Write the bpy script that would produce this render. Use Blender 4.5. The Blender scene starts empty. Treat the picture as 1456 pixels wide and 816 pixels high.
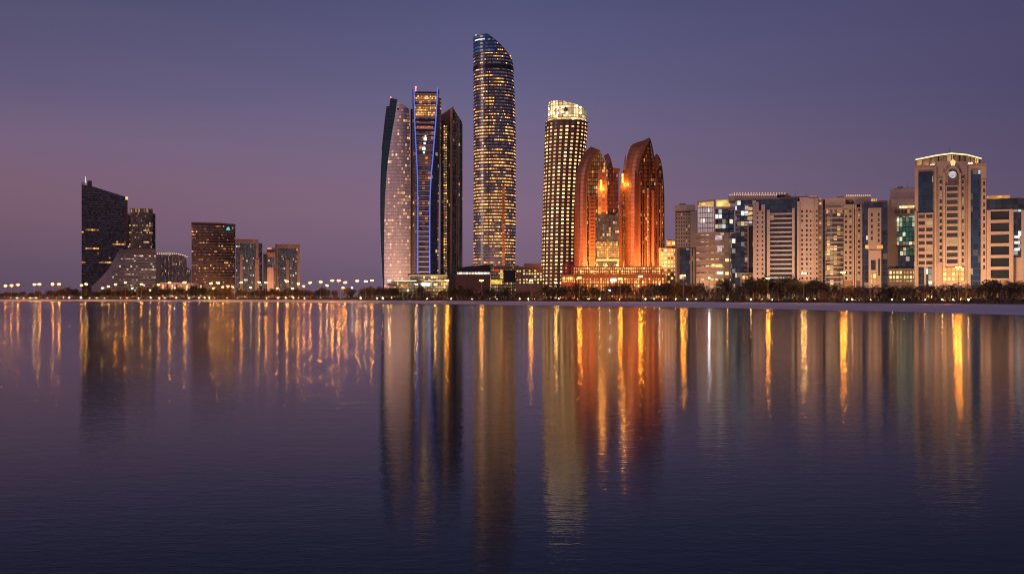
import bpy, math, random
from mathutils import Vector, Matrix
random.seed(7)
sc = bpy.context.scene
COL = sc.collection
F = 1561.0; HY = 423.5; CX = 728.0; CAMZ = 4.0; G = 2.4
R = math.radians

# ------------------------------------------------------------------ node helpers
def lin(h):
    h = h.lstrip('#'); o = []
    for i in (0, 2, 4):
        c = int(h[i:i+2], 16) / 255
        o.append(c / 12.92 if c <= .04045 else ((c + .055) / 1.055) ** 2.4)
    return tuple(o)
class NT:
    def __init__(s, tree): s.t = tree; s.n = tree.nodes; s.l = tree.links
    def new(s, typ, **kw):
        n = s.n.new(typ)
        for k, v in kw.items(): setattr(n, k, v)
        return n
    def put(s, sock, v):
        if v is None: return
        if isinstance(v, bpy.types.NodeSocket): s.l.new(v, sock)
        elif isinstance(v, (tuple, list)):
            if sock.type == 'RGBA' and len(v) == 3: v = (*v, 1)
            sock.default_value = v
        else: sock.default_value = v
    def m(s, op, a, b=None, c=None, clamp=False):
        n = s.new('ShaderNodeMath', operation=op); n.use_clamp = clamp
        s.put(n.inputs[0], a)
        if b is not None: s.put(n.inputs[1], b)
        if c is not None: s.put(n.inputs[2], c)
        return n.outputs[0]
    def mix(s, f, a, b, blend='MIX'):
        n = s.new('ShaderNodeMix', data_type='RGBA', blend_type=blend)
        s.put(n.inputs[0], f); s.put(n.inputs[6], a); s.put(n.inputs[7], b)
        return n.outputs[2]
    def mixf(s, f, a, b):
        n = s.new('ShaderNodeMix', data_type='FLOAT')
        s.put(n.inputs[0], f); s.put(n.inputs[2], a); s.put(n.inputs[3], b)
        return n.outputs[0]
    def xyz(s, x, y, z=0.0):
        n = s.new('ShaderNodeCombineXYZ'); s.put(n.inputs[0], x); s.put(n.inputs[1], y); s.put(n.inputs[2], z)
        return n.outputs[0]
    def sep(s, v):
        n = s.new('ShaderNodeSeparateXYZ'); s.put(n.inputs[0], v); return n.outputs
    def white(s, v):
        n = s.new('ShaderNodeTexWhiteNoise', noise_dimensions='3D'); s.put(n.inputs['Vector'], v); return n.outputs
    def noise(s, v, scale, detail=2.0, rough=.5):
        n = s.new('ShaderNodeTexNoise'); s.put(n.inputs['Vector'], v)
        n.inputs['Scale'].default_value = scale; n.inputs['Detail'].default_value = detail
        n.inputs['Roughness'].default_value = rough
        return n.outputs
    def ramp(s, f, stops):
        n = s.new('ShaderNodeValToRGB'); s.put(n.inputs[0], f)
        e = n.color_ramp.elements
        while len(e) < len(stops): e.new(.5)
        for i, (p, c) in enumerate(stops): e[i].position = p; e[i].color = (*c, 1)
        return n.outputs[0]
    def gt(s, a, b): return s.m('GREATER_THAN', a, b)
    def lt(s, a, b): return s.m('LESS_THAN', a, b)

def new_mat(name):
    m = bpy.data.materials.new(name); m.use_nodes = True
    nt = NT(m.node_tree); b = m.node_tree.nodes['Principled BSDF']
    return m, nt, b

MC = {}
def solid(name, col, rough=.7, metal=0.0, var=.18, scale=.12, spec=None):
    if name in MC: return MC[name]
    m, nt, b = new_mat(name)
    tc = nt.new('ShaderNodeTexCoord').outputs['Object']
    a = nt.noise(tc, scale, 4, .6)[0]; c = nt.noise(tc, scale * 9, 3, .6)[0]
    f = nt.m('ADD', nt.m('MULTIPLY', a, .6), nt.m('MULTIPLY', c, .4))
    lo = tuple(x * (1 - var) for x in col); hi = tuple(min(1, x * (1 + var)) for x in col)
    cc = nt.ramp(f, [(.3, lo), (.7, hi)])
    nt.put(b.inputs['Base Color'], cc); b.inputs['Roughness'].default_value = rough
    b.inputs['Metallic'].default_value = metal
    if spec is not None: b.inputs['Specular IOR Level'].default_value = spec
    MC[name] = m; return m

def emit(name, col, strength, spots=0.0):
    if name in MC: return MC[name]
    m, nt, b = new_mat(name)
    b.inputs['Base Color'].default_value = (*[c * .6 for c in col], 1)
    b.inputs['Emission Color'].default_value = (*col, 1)
    b.inputs['Roughness'].default_value = .4
    if spots:
        tc = nt.new('ShaderNodeTexCoord').outputs['Object']
        v = nt.new('ShaderNodeTexVoronoi'); nt.put(v.inputs['Vector'], tc); v.inputs['Scale'].default_value = spots
        s = nt.m('POWER', nt.m('SUBTRACT', 1.1, v.outputs[0], clamp=True), 3)
        nt.put(b.inputs['Emission Strength'], nt.m('MULTIPLY', nt.m('MULTIPLY_ADD', s, 1.3, .4), strength))
    else: b.inputs['Emission Strength'].default_value = strength
    if strength < 10: m.cycles.emission_sampling = 'NONE'
    MC[name] = m; return m

WARM = (1.0, .54, .17); PALE = (1.0, .68, .31); COOL = (.75, .92, 1.0); ORNG = (1.0, .36, .07)
def curtain(name, glass=(.02, .03, .05), frame=(.06, .05, .06), cw=3.0, ch=4.0, fu=.8, fv=.62, dens=.25,
            strip=.06, run=5, colA=WARM, colB=PALE, st=1.6, rough=.18, cl=.16, frough=.5, fmetal=.0, shift=0.0,
            bias=None, gvar=.3, dim=.06, spec=.5):
    """Curtain wall seen from outside: glazing cells between mullions and spandrels, some rooms lit. UV is in metres."""
    if name in MC: return MC[name]
    m, nt, b = new_mat(name)
    uv = nt.sep(nt.new('ShaderNodeUVMap').outputs[0])
    u = nt.m('DIVIDE', nt.m('ADD', uv[0], 500.0 + shift), cw); v = nt.m('DIVIDE', nt.m('ADD', uv[1], 200.0), ch)
    iu = nt.m('FLOOR', u); iv = nt.m('FLOOR', v); fu_ = nt.m('FRACT', u); fv_ = nt.m('FRACT', v)
    mu = nt.lt(nt.m('ABSOLUTE', nt.m('SUBTRACT', fu_, .5)), fu / 2)
    mv = nt.lt(nt.m('ABSOLUTE', nt.m('SUBTRACT', fv_, .5)), fv / 2)
    win = nt.m('MULTIPLY', mu, mv)
    w1 = nt.white(nt.xyz(iu, iv, shift)); w2 = nt.white(nt.xyz(nt.m('FLOOR', nt.m('DIVIDE', u, run)), iv, 9.1 + shift))
    c = nt.noise(nt.xyz(nt.m('MULTIPLY', iu, cl * .7), nt.m('MULTIPLY', iv, cl), shift), 1.0, 2)[0]
    c = nt.m('MULTIPLY_ADD', nt.m('SUBTRACT', c, .5), 3.2, 1.0, clamp=False)
    if bias: # (centre v, half range) : more rooms lit around a height band
        c = nt.m('MULTIPLY', c, nt.m('SUBTRACT', 1.3, nt.m('DIVIDE', nt.m('ABSOLUTE', nt.m('SUBTRACT', uv[1], bias[0])), bias[1])))
    lit = nt.lt(w1[0], nt.m('MULTIPLY', c, dens * 1.5))
    st2 = nt.lt(w2[0], nt.m('MULTIPLY', c, strip * 1.2))
    lit = nt.m('MAXIMUM', lit, st2)
    cs = nt.sep(w1[1])
    bright = nt.m('MULTIPLY_ADD', nt.m('POWER', cs[1], 2.4), 1.15, .16)
    tc = nt.new('ShaderNodeTexCoord').outputs['Object']
    inner = nt.m('MULTIPLY_ADD', nt.noise(tc, .9, 2)[0], 1.2, .4)
    e = nt.m('MULTIPLY', nt.m('MULTIPLY', nt.m('MULTIPLY', lit, win), nt.m('MULTIPLY', bright, inner)), st)
    e = nt.m('ADD', e, nt.m('MULTIPLY', win, nt.m('MULTIPLY', cs[0], dim * st)))
    gl = tuple(min(1, x * (1 + gvar)) for x in glass); gd = tuple(x * (1 - gvar) for x in glass)
    g = nt.mix(cs[2], gd, gl)
    nt.put(b.inputs['Base Color'], nt.mix(win, frame, g))
    nt.put(b.inputs['Roughness'], nt.mixf(win, frough, rough))
    b.inputs['Metallic'].default_value = fmetal
    b.inputs['Specular IOR Level'].default_value = spec
    dc = tuple(.75 * g_ / max(glass) + .25 * h_ for g_, h_ in zip(glass, colA))
    nt.put(b.inputs['Emission Color'], nt.mix(lit, dc, nt.mix(cs[2], colA, colB)))
    nt.put(b.inputs['Emission Strength'], e)
    m.cycles.emission_sampling = 'NONE'
    MC[name] = m; return m

def window_mat(name, glass=(.03, .035, .05), dens=.3, colA=WARM, colB=PALE, st=1.4, rough=.12):
    """Glass of single windows; each pane is lit or dark by its own random value."""
    if name in MC: return MC[name]
    m, nt, b = new_mat(name)
    oi = nt.new('ShaderNodeObjectInfo').outputs['Random']; isl = nt.new('ShaderNodeNewGeometry').outputs['Random Per Island']
    r = nt.m('FRACT', nt.m('ADD', nt.m('MULTIPLY', oi, 7.31), nt.m('MULTIPLY', isl, 3.17)))
    w = nt.white(nt.xyz(r, 0.3, .7)); cs = nt.sep(w[1])
    tc = nt.new('ShaderNodeTexCoord').outputs['Object']
    nz = nt.noise(tc, 1.1, 2)[0]
    lit = nt.lt(w[0], dens)
    e = nt.m('MULTIPLY', lit, nt.m('MULTIPLY', nt.m('MULTIPLY_ADD', cs[0], 1.1, .25), nt.m('MULTIPLY_ADD', nz, 1.4, .3)))
    e = nt.m('ADD', e, nt.m('MULTIPLY', cs[1], .03))
    b.inputs['Base Color'].default_value = (*glass, 1); b.inputs['Roughness'].default_value = rough
    nt.put(b.inputs['Emission Color'], nt.mix(cs[2], colA, colB))
    nt.put(b.inputs['Emission Strength'], nt.m('MULTIPLY', e, st)); m.cycles.emission_sampling = 'NONE'
    MC[name] = m; return m

# ------------------------------------------------------------------ mesh helpers
class MB:
    def __init__(s): s.v = []; s.f = []; s.uv = []
    def face(s, pts, uvs=None):
        b = len(s.v); s.v += [tuple(p) for p in pts]; s.f.append(tuple(range(b, b + len(pts))))
        s.uv.append(uvs or [(p[0] + p[1], p[2]) for p in pts])
    def box(s, x0, x1, y0, y1, z0, z1):
        if x0 > x1: x0, x1 = x1, x0
        if y0 > y1: y0, y1 = y1, y0
        if z0 > z1: z0, z1 = z1, z0
        a = [(x0,y0,z0),(x1,y0,z0),(x1,y1,z0),(x0,y1,z0),(x0,y0,z1),(x1,y0,z1),(x1,y1,z1),(x0,y1,z1)]
        for q in ((0,1,5,4),(1,2,6,5),(2,3,7,6),(3,0,4,7),(4,5,6,7),(3,2,1,0)): s.face([a[i] for i in q])
        return s
    def tube(s, p0, p1, r0, r1=None, n=8, cap=True):
        r1 = r0 if r1 is None else r1
        p0 = Vector(p0); p1 = Vector(p1); d = (p1 - p0).normalized()
        a = d.orthogonal().normalized(); c = d.cross(a)
        A = [p0 + (a * math.cos(t) + c * math.sin(t)) * r0 for t in [2 * math.pi * i / n for i in range(n)]]
        B = [p1 + (a * math.cos(t) + c * math.sin(t)) * r1 for t in [2 * math.pi * i / n for i in range(n)]]
        for i in range(n): j = (i + 1) % n; s.face([A[i], A[j], B[j], B[i]])
        if cap: s.face(B); s.face(A[::-1])
        return s
    def prism(s, poly, y0, y1):      # poly of (x, z), counter-clockwise seen from -y
        n = len(poly)
        s.face([(x, y0, z) for x, z in poly]); s.face([(x, y1, z) for x, z in poly[::-1]])
        for i in range(n):
            (xa, za), (xb, zb) = poly[i], poly[(i + 1) % n]
            s.face([(xa, y0, za), (xa, y1, za), (xb, y1, zb), (xb, y0, zb)])
        return s
    def mesh(s, name):
        me = bpy.data.meshes.new(name); me.from_pydata(s.v, [], s.f); me.update()
        ul = me.uv_layers.new(name='UVMap')
        flat = [c for f in s.uv for p in f for c in p]
        ul.data.foreach_set('uv', flat)
        return me
    def build(s, name, mat, parent=None, smooth=False):
        me = s.mesh(name)
        if mat: me.materials.append(mat)
        if smooth:
            for p in me.polygons: p.use_smooth = True
        o = bpy.data.objects.new(name, me); COL.objects.link(o); o.parent = parent
        return o

def tag(o, label=None, cat=None, group=None, kind=None):
    if label: o['label'] = label
    if cat: o['category'] = cat
    if group: o['group'] = group
    if kind: o['kind'] = kind
    return o
def empty(name, loc, rz=0.0):
    o = bpy.data.objects.new(name, None); COL.objects.link(o); o.location = loc; o.rotation_euler = (0, 0, rz)
    o.empty_display_size = 2; return o
def copy_tree(o, parent=None):
    c = o.copy(); COL.objects.link(c); c.parent = parent
    for ch in list(o.children): copy_tree(ch, c)
    return c
def interp(t, pts):
    if t <= pts[0][0]: return pts[0][1]
    for (a, va), (b, vb) in zip(pts, pts[1:]):
        if t <= b: return va + (vb - va) * (t - a) / (b - a)
    return pts[-1][1]
def smooth_poly(pts, n):
    """Catmull-Rom resample of a polyline by its index parameter"""
    out = []; m = len(pts)
    for k in range(n):
        t = k * (m - 1) / (n - 1); i = min(int(t), m - 2); u = t - i
        p = [pts[max(0, i-1)], pts[i], pts[i+1], pts[min(m-1, i+2)]]
        out.append(tuple(.5 * ((2*p[1][d]) + (-p[0][d]+p[2][d])*u + (2*p[0][d]-5*p[1][d]+4*p[2][d]-p[3][d])*u*u + (-p[0][d]+3*p[1][d]-3*p[2][d]+p[3][d])*u**3) for d in (0, 1)))
    return out

BUILDINGS = []
class Bld:
    """A building: an empty at its base, turned to face the bay. Local x right, y away, z up, metres.
       Measurements are read off the photograph for the building's own distance."""
    def __init__(s, name, px, D, label, cat='building', yaw=0.0, group=None, anchor=None):
        X = (px - CX) / F * D
        s.th = -math.atan2(X, D) + R(yaw)
        s.root = empty(name, (X, D, G), s.th)
        tag(s.root, label, cat, group)
        s.ex = (math.cos(s.th), math.sin(s.th)); s.ey = (-math.sin(s.th), math.cos(s.th))
        s.X, s.D = X, D; s.k = D / F; s.panes = []
        if anchor: BUILDINGS.append((px, anchor))
    def _t(s, px, y):
        dx = (px - CX) / F
        return (s.X * s.ey[0] + s.D * s.ey[1] + y) / (dx * s.ey[0] + s.ey[1])
    def x(s, px, y=0.0):
        t = s._t(px, y); dx = (px - CX) / F
        return (t * dx - s.X) * s.ex[0] + (t - s.D) * s.ex[1]
    def z(s, py, y=0.0, px=None):
        t = s._t(px if px is not None else CX + s.X / s.D * F, y)
        return CAMZ + (HY - py) / F * t - G
    def p(s, px, py, y=0.0):
        return (s.x(px, y), y, s.z(py, y, px))
    def part(s, name, mb, mat, parent=None, smooth=False): return mb.build(name, mat, parent or s.root, smooth)
    def box(s, name, p0, p1, top, bot, y0, y1, mat, parent=None, add=None):
        x0, x1 = s.x(p0, y0), s.x(p1, y0); pc = (p0 + p1) / 2
        z1 = s.z(top, y0, pc); z0 = s.z(bot, y0, pc) if bot is not None else -.3
        mb = add or MB(); mb.box(x0, x1, y0, y1, z0, z1)
        if add is None: return s.part(name, mb, mat, parent)
    def slab(s, name, L, Rr, yL, yR, depth, mat, n=28, m=6, bulge=0.0, parent=None, sm=True, back=None):
        """Solid between two edge lines (photo points, same rows); front curved by bulge."""
        L = smooth_poly(L, n); Rr = smooth_poly(Rr, n)
        rows = []; brow = []
        for (a, b) in zip(L, Rr):
            r = []; q = []
            for j in range(m + 1):
                t = j / m; y = yL + (yR - yL) * t - bulge * 4 * t * (1 - t)
                px = a[0] + (b[0] - a[0]) * t; py = a[1] + (b[1] - a[1]) * t
                P = s.p(px, py, y); r.append(P)
                q.append((P[0], max(yL, yR) + depth, P[2]))
            rows.append(r); brow.append(q)
        for r, q in ((rows[-1], brow[-1]),):
            for j in range(m + 1):
                r[j] = (r[j][0], r[j][1], min(r[j][2], -.3)); q[j] = (q[j][0], q[j][1], min(q[j][2], -.3)) if back is None else q[j]
        mb = MB()
        def U(p): return (p[0] + p[1] * .4, p[2])
        for i in range(n - 1):
            for j in range(m):
                f = [rows[i+1][j], rows[i+1][j+1], rows[i][j+1], rows[i][j]]
                mb.face(f, [(p[0], p[2]) for p in f])
                f = [brow[i][j], brow[i][j+1], brow[i+1][j+1], brow[i+1][j]]
                mb.face(f, [(p[0], p[2]) for p in f])
            for j, o in ((0, 0), (m, 1)):
                f = [rows[i][j], brow[i][j], brow[i+1][j], rows[i+1][j]]
                if not o: f = f[::1]
                else: f = f[::-1]
                mb.face(f, [(p[1], p[2]) for p in f])
        for j in range(m):
            mb.face([rows[0][j], rows[0][j+1], brow[0][j+1], brow[0][j]])
        return s.part(name, mb, mat, parent)
    def free(s, name, L, Rr, yL, yR, depth, mat, **kw):
        """like slab but its lower edge stays where it is given"""
        L = smooth_poly(L, kw.get('n', 16)); Rr = smooth_poly(Rr, kw.get('n', 16))
        n = len(L); mb = MB(); A = [s.p(*a, yL) for a in L]; B = [s.p(*b, yR) for b in Rr]
        A2 = [(a[0], a[1] + depth, a[2]) for a in A]; B2 = [(b[0], b[1] + depth, b[2]) for b in B]
        for i in range(n - 1):
            for q in ([A[i+1], B[i+1], B[i], A[i]], [A2[i], B2[i], B2[i+1], A2[i+1]], [A[i], A2[i], A2[i+1], A[i+1]], [B[i+1], B2[i+1], B2[i], B[i]]):
                mb.face(q, [(p[0] + p[1], p[2]) for p in q])
        mb.face([A[0], B[0], B2[0], A2[0]]); mb.face([A[-1], A2[-1], B2[-1], B[-1]])
        return s.part(name, mb, mat, kw.get('parent'))
    def grid(s, p0, p1, top, bot, cols, rows, y, wall, glass, fu=.5, fv=.5, d=.5, name='wall', lit=None, arch=False, parent=None, wname='window'):
        """Wall of masonry with real openings (depth d, front face at y-d), a pane behind each."""
        x0, x1 = s.x(p0, y), s.x(p1, y); pc = (p0 + p1) / 2; z1, z0 = s.z(top, y, pc), s.z(bot, y, pc)
        cw = (x1 - x0) / cols; ch = (z1 - z0) / rows; ww = cw * fu; wh = ch * fv
        xs = [x0]; zs = [z0]
        for c in range(cols): a = x0 + cw * (c + .5); xs += [a - ww / 2, a + ww / 2]
        for r in range(rows): a = z0 + ch * (r + .5); zs += [a - wh / 2, a + wh / 2]
        xs.append(x1); zs.append(z1); f = y - d; mb = MB()
        for i in range(len(zs) - 1):
            if i % 2 == 0: mb.face([(x0, f, zs[i]), (x1, f, zs[i]), (x1, f, zs[i+1]), (x0, f, zs[i+1])])
            else:
                for j in range(0, len(xs) - 1, 2):
                    mb.face([(xs[j], f, zs[i]), (xs[j+1], f, zs[i]), (xs[j+1], f, zs[i+1]), (xs[j], f, zs[i+1])])
                for j in range(1, len(xs) - 1, 2):
                    a, b, c0, c1 = xs[j], xs[j+1], zs[i], zs[i+1]
                    mb.face([(a,f,c0),(a,y,c0),(a,y,c1),(a,f,c1)]); mb.face([(b,y,c0),(b,f,c0),(b,f,c1),(b,y,c1)])
                    mb.face([(a,f,c1),(a,y,c1),(b,y,c1),(b,f,c1)]); mb.face([(a,y,c0),(a,f,c0),(b,f,c0),(b,y,c0)])
                    s.panes.append((ww * wh, ((a+b)/2, y - .06, (c0+c1)/2), ww, wh, glass, wname))
        mb.face([(x0,f,z1),(x1,f,z1),(x1,y,z1),(x0,y,z1)]); mb.face([(x0,y,z0),(x1,y,z0),(x1,f,z0),(x0,f,z0)])
        mb.face([(x0,y,z0),(x0,f,z0),(x0,f,z1),(x0,y,z1)]); mb.face([(x1,f,z0),(x1,y,z0),(x1,y,z1),(x1,f,z1)])
        s.part(name, mb, wall, parent)
    def bands(s, p0, p1, top, bot, n, y, slabm, thick=.35, proud=1.2, bow=0.0, name='floor_slabs', mm=8):
        """n projecting floor edges between two heights, each a part"""
        x0, x1 = s.x(p0, y), s.x(p1, y); pc = (p0+p1)/2; z1, z0 = s.z(top, y, pc), s.z(bot, y, pc)
        ch = (z1 - z0) / n; h = ch * thick; mb = MB(); me = None
        for j in range(mm):
            ta, tb = j / mm, (j + 1) / mm
            ya, yb = y - proud - bow * 4 * ta * (1 - ta), y - proud - bow * 4 * tb * (1 - tb)
            xa, xb = x0 + (x1-x0)*ta, x0 + (x1-x0)*tb
            mb.face([(xa,ya,0),(xb,yb,0),(xb,yb,h),(xa,ya,h)])
            mb.face([(xa,ya,h),(xb,yb,h),(xb,y,h),(xa,y,h)])
            mb.face([(xa,y,0),(xb,y,0),(xb,yb,0),(xa,ya,0)])
        mb.face([(x0,y,0),(x0,y-proud,0),(x0,y-proud,h),(x0,y,h)]); mb.face([(x1,y-proud,0),(x1,y,0),(x1,y,h),(x1,y-proud,h)])
        for i in range(n + 1):
            if me is None: o = s.part('floor_slab', mb, slabm); me = o.data
            else: o = bpy.data.objects.new('floor_slab', me); COL.objects.link(o); o.parent = s.root
            o.location = (0, 0, z0 + ch * i)
    def boxes(s, name, mb, mat):
        """every box of a collection as a part of its own"""
        for i in range(0, len(mb.f), 6):
            q = MB()
            for f, uv in zip(mb.f[i:i+6], mb.uv[i:i+6]): q.face([mb.v[k] for k in f], uv)
            s.part(name, q, mat)
    def tower(s, rows, ry, mat, n=56, power=2.4, name='glass_facade', topfn=None, step=4.0, ring=None, ringmat=None, cap=None, ro=.35, rh=.55, zmin=-.3):
        """Rounded tower from silhouette rows (py, left px, right px), bottom row last."""
        zr = []
        for (py, a, b) in rows:
            xa, xb = s.x(a, ry), s.x(b, ry); zz = s.z(py, ry * .3, (a+b)/2); zr.append((zz, (xa+xb)/2, (xb-xa)/2))
        zr.sort(); ztop = zr[-1][0]
        def sec(z, grow=0.0):
            cx = interp(z, [(q[0], q[1]) for q in zr]); rx = interp(z, [(q[0], q[2]) for q in zr]) + grow
            o = []
            for i in range(n):
                t = 2 * math.pi * (i + .5) / n; c, q = math.cos(t), math.sin(t)
                o.append((cx + rx * math.copysign(abs(c) ** (2/power), c), ry + (ry + grow) * math.copysign(abs(q) ** (2/power), q)))
            return o
        def zt(x, y): return min(ztop, topfn(x, y)) if topfn else ztop
        levels = [zmin]; k = 0
        while levels[-1] + step < ztop: levels.append(levels[-1] + step)
        levels.append(ztop)
        mb = MB(); secs = [sec(z) for z in levels]
        per = [0]
        mid = secs[len(secs)//2]
        for i in range(n): a, b = mid[i], mid[(i+1) % n]; per.append(per[-1] + math.dist(a, b))
        for li in range(len(levels) - 1):
            A, B = secs[li], secs[li+1]
            for i in range(n):
                j = (i + 1) % n; pts = []; uv = []
                q = [(A[i], levels[li], per[i]), (A[j], levels[li], per[i+1]), (B[j], levels[li+1], per[i+1]), (B[i], levels[li+1], per[i])]
                z = [min(w, zt(*p)) for p, w, _ in q]
                if z[2] - z[1] < .02 and z[3] - z[0] < .02: continue
                mb.face([(p[0], p[1], zz) for (p, _, _), zz in zip(q, z)], [(u, zz) for (_, _, u), zz in zip(q, z)])
        s.part(name, mb, mat, None)
        tp = MB(); T = sec(ztop); tp.face([(p[0], p[1], zt(*p) - .05) for p in T]); s.part('roof', tp, cap or solid('roof_dark', (.05,.05,.06)))
        if ring:
            rb = MB(); z = max(ring, zmin + .3)
            while z < ztop - .5:
                O = sec(z, ro); I = sec(z, -.2)
                for i in range(n):
                    j = (i+1) % n
                    if z + rh > min(zt(*O[i]), zt(*O[j])): continue
                    if (O[i][1] > ry * 1.3): continue
                    rb.face([(*O[i], z), (*O[j], z), (*O[j], z+rh), (*O[i], z+rh)][::1])
                    rb.face([(*O[i], z+rh), (*O[j], z+rh), (*I[j], z+rh), (*I[i], z+rh)])
                    rb.face([(*I[i], z), (*I[j], z), (*O[j], z), (*O[i], z)])
                z += ring
            s.part('floor_edges', rb, ringmat)
        return sec, ztop, zt
    def finish(s):
        s.panes.sort(key=lambda a: -a[0]); cache = {}; rest = {}
        for i, (ar, loc, w, h, mat, nm) in enumerate(s.panes):
            if i < 100:
                k = (round(w, 2), round(h, 2), mat.name, nm)
                if k not in cache:
                    cache[k] = MB().box(-w/2-.02, w/2+.02, -.05, .05, -h/2-.02, h/2+.02).mesh(nm); cache[k].materials.append(mat)
                o = bpy.data.objects.new(nm, cache[k]); COL.objects.link(o); o.parent = s.root; o.location = loc
            else:
                rest.setdefault(mat, MB()).box(loc[0]-w/2, loc[0]+w/2, loc[1]-.05, loc[1]+.05, loc[2]-h/2, loc[2]+h/2)
        for mat, mb in rest.items():
            tag(s.part('window', mb, mat), kind='stuff')

# ------------------------------------------------------------------ common materials
tan = solid('tan_stone', (.40, .31, .27), .8)
tan2 = solid('rose_stone', (.43, .325, .29), .8)
tan_d = solid('brown_stone', (.26, .16, .13), .8)
pale_wall = solid('pale_concrete', (.45, .36, .36), .8)
dark = solid('dark_cladding', (.03, .03, .04), .45)
darkm = solid('dark_metal', (.05, .05, .06), .4, .6)
navy = curtain('navy_glass', (.012, .022, .045), (.02, .025, .04), 2.2, 3.6, .92, .9, .03, .01, st=.5, rough=.1)
roofm = solid('roof_dark', (.05, .05, .06), .8)

exec_parts = []
# ================================================================== SETTING
# camera
cam = bpy.data.cameras.new('camera'); co = bpy.data.objects.new('camera', cam); COL.objects.link(co)
co.location = (0, 0, CAMZ); co.rotation_euler = (R(90), 0, 0)
cam.sensor_width = 36; cam.lens = 36 * F / 1456; cam.shift_y = (HY - 408) / 1456; cam.clip_end = 60000; cam.clip_start = .5
sc.camera = co

SH = [(-600, 1650), (0, 1387), (200, 1250), (400, 1076), (500, 892), (600, 735), (728, 595), (850, 520), (1000, 446), (1200, 347), (1456, 255), (1900, 165)]
def shoreD(px): return interp(px, SH)
def promD(px): return shoreD(px) + interp(px, [(0, 40), (450, 50), (600, 70), (1000, 85), (1456, 85)])
def at(px, D): return ((px - CX) / F * D, D)

# water
def water():
    mb = MB(); mb.face([(-9000, -2500, 0), (9000, -2500, 0), (9000, 14000, 0), (-9000, 14000, 0)])
    m, nt, b = new_mat('bay_water')
    tc = nt.new('ShaderNodeTexCoord').outputs['Object']
    b.inputs['Base Color'].default_value = (.002, .024, .050, 1)
    b.inputs['IOR'].default_value = 1.10
    b.inputs['Specular IOR Level'].default_value = .5
    s = nt.sep(tc)
    v1 = nt.xyz(nt.m('MULTIPLY', s[0], .35), s[1], 0.0)
    n1 = nt.noise(v1, 1.3, 4, .6)[0]
    n2 = nt.noise(nt.xyz(nt.m('MULTIPLY', s[0], .45), s[1], 3.0), .25, 2, .5)[0]
    n3 = nt.noise(nt.xyz(nt.m('MULTIPLY', s[0], .5), s[1], 7.0), 4.5, 3, .6)[0]
    calm = nt.noise(nt.xyz(nt.m('MULTIPLY', s[0], .010), nt.m('MULTIPLY', s[1], .03), 5.0), 1.0, 3)[0]
    far = nt.m('DIVIDE', nt.m('SUBTRACT', s[1], 60.0), 200.0, clamp=True)       # rises with distance: rougher, flatter far water stretches the reflections
    amp = nt.m('MULTIPLY', nt.m('MULTIPLY_ADD', calm, 1.3, .35), nt.m('SUBTRACT', 1.0, nt.m('MULTIPLY', far, .75)))
    h = nt.m('ADD', nt.m('MULTIPLY', n1, .007), nt.m('ADD', nt.m('MULTIPLY', n2, .004), nt.m('MULTIPLY', n3, .0062)))
    h = nt.m('MULTIPLY', h, amp)
    bp = nt.new('ShaderNodeBump'); bp.inputs['Strength'].default_value = 1.0; bp.inputs['Distance'].default_value = 1.0
    nt.put(bp.inputs['Height'], h); nt.put(b.inputs['Normal'], bp.outputs[0])
    # wind patches: slightly rougher in places
    patch = nt.noise(nt.xyz(nt.m('MULTIPLY', s[0], .004), nt.m('MULTIPLY', s[1], .012), 1.0), 1.0, 2)[0]
    nt.put(b.inputs['Roughness'], nt.m('ADD', nt.m('MULTIPLY_ADD', patch, .03, .055), nt.m('MULTIPLY', far, .08)))
    o = mb.build('water', m); tag(o, kind='structure'); return o
water()

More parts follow.
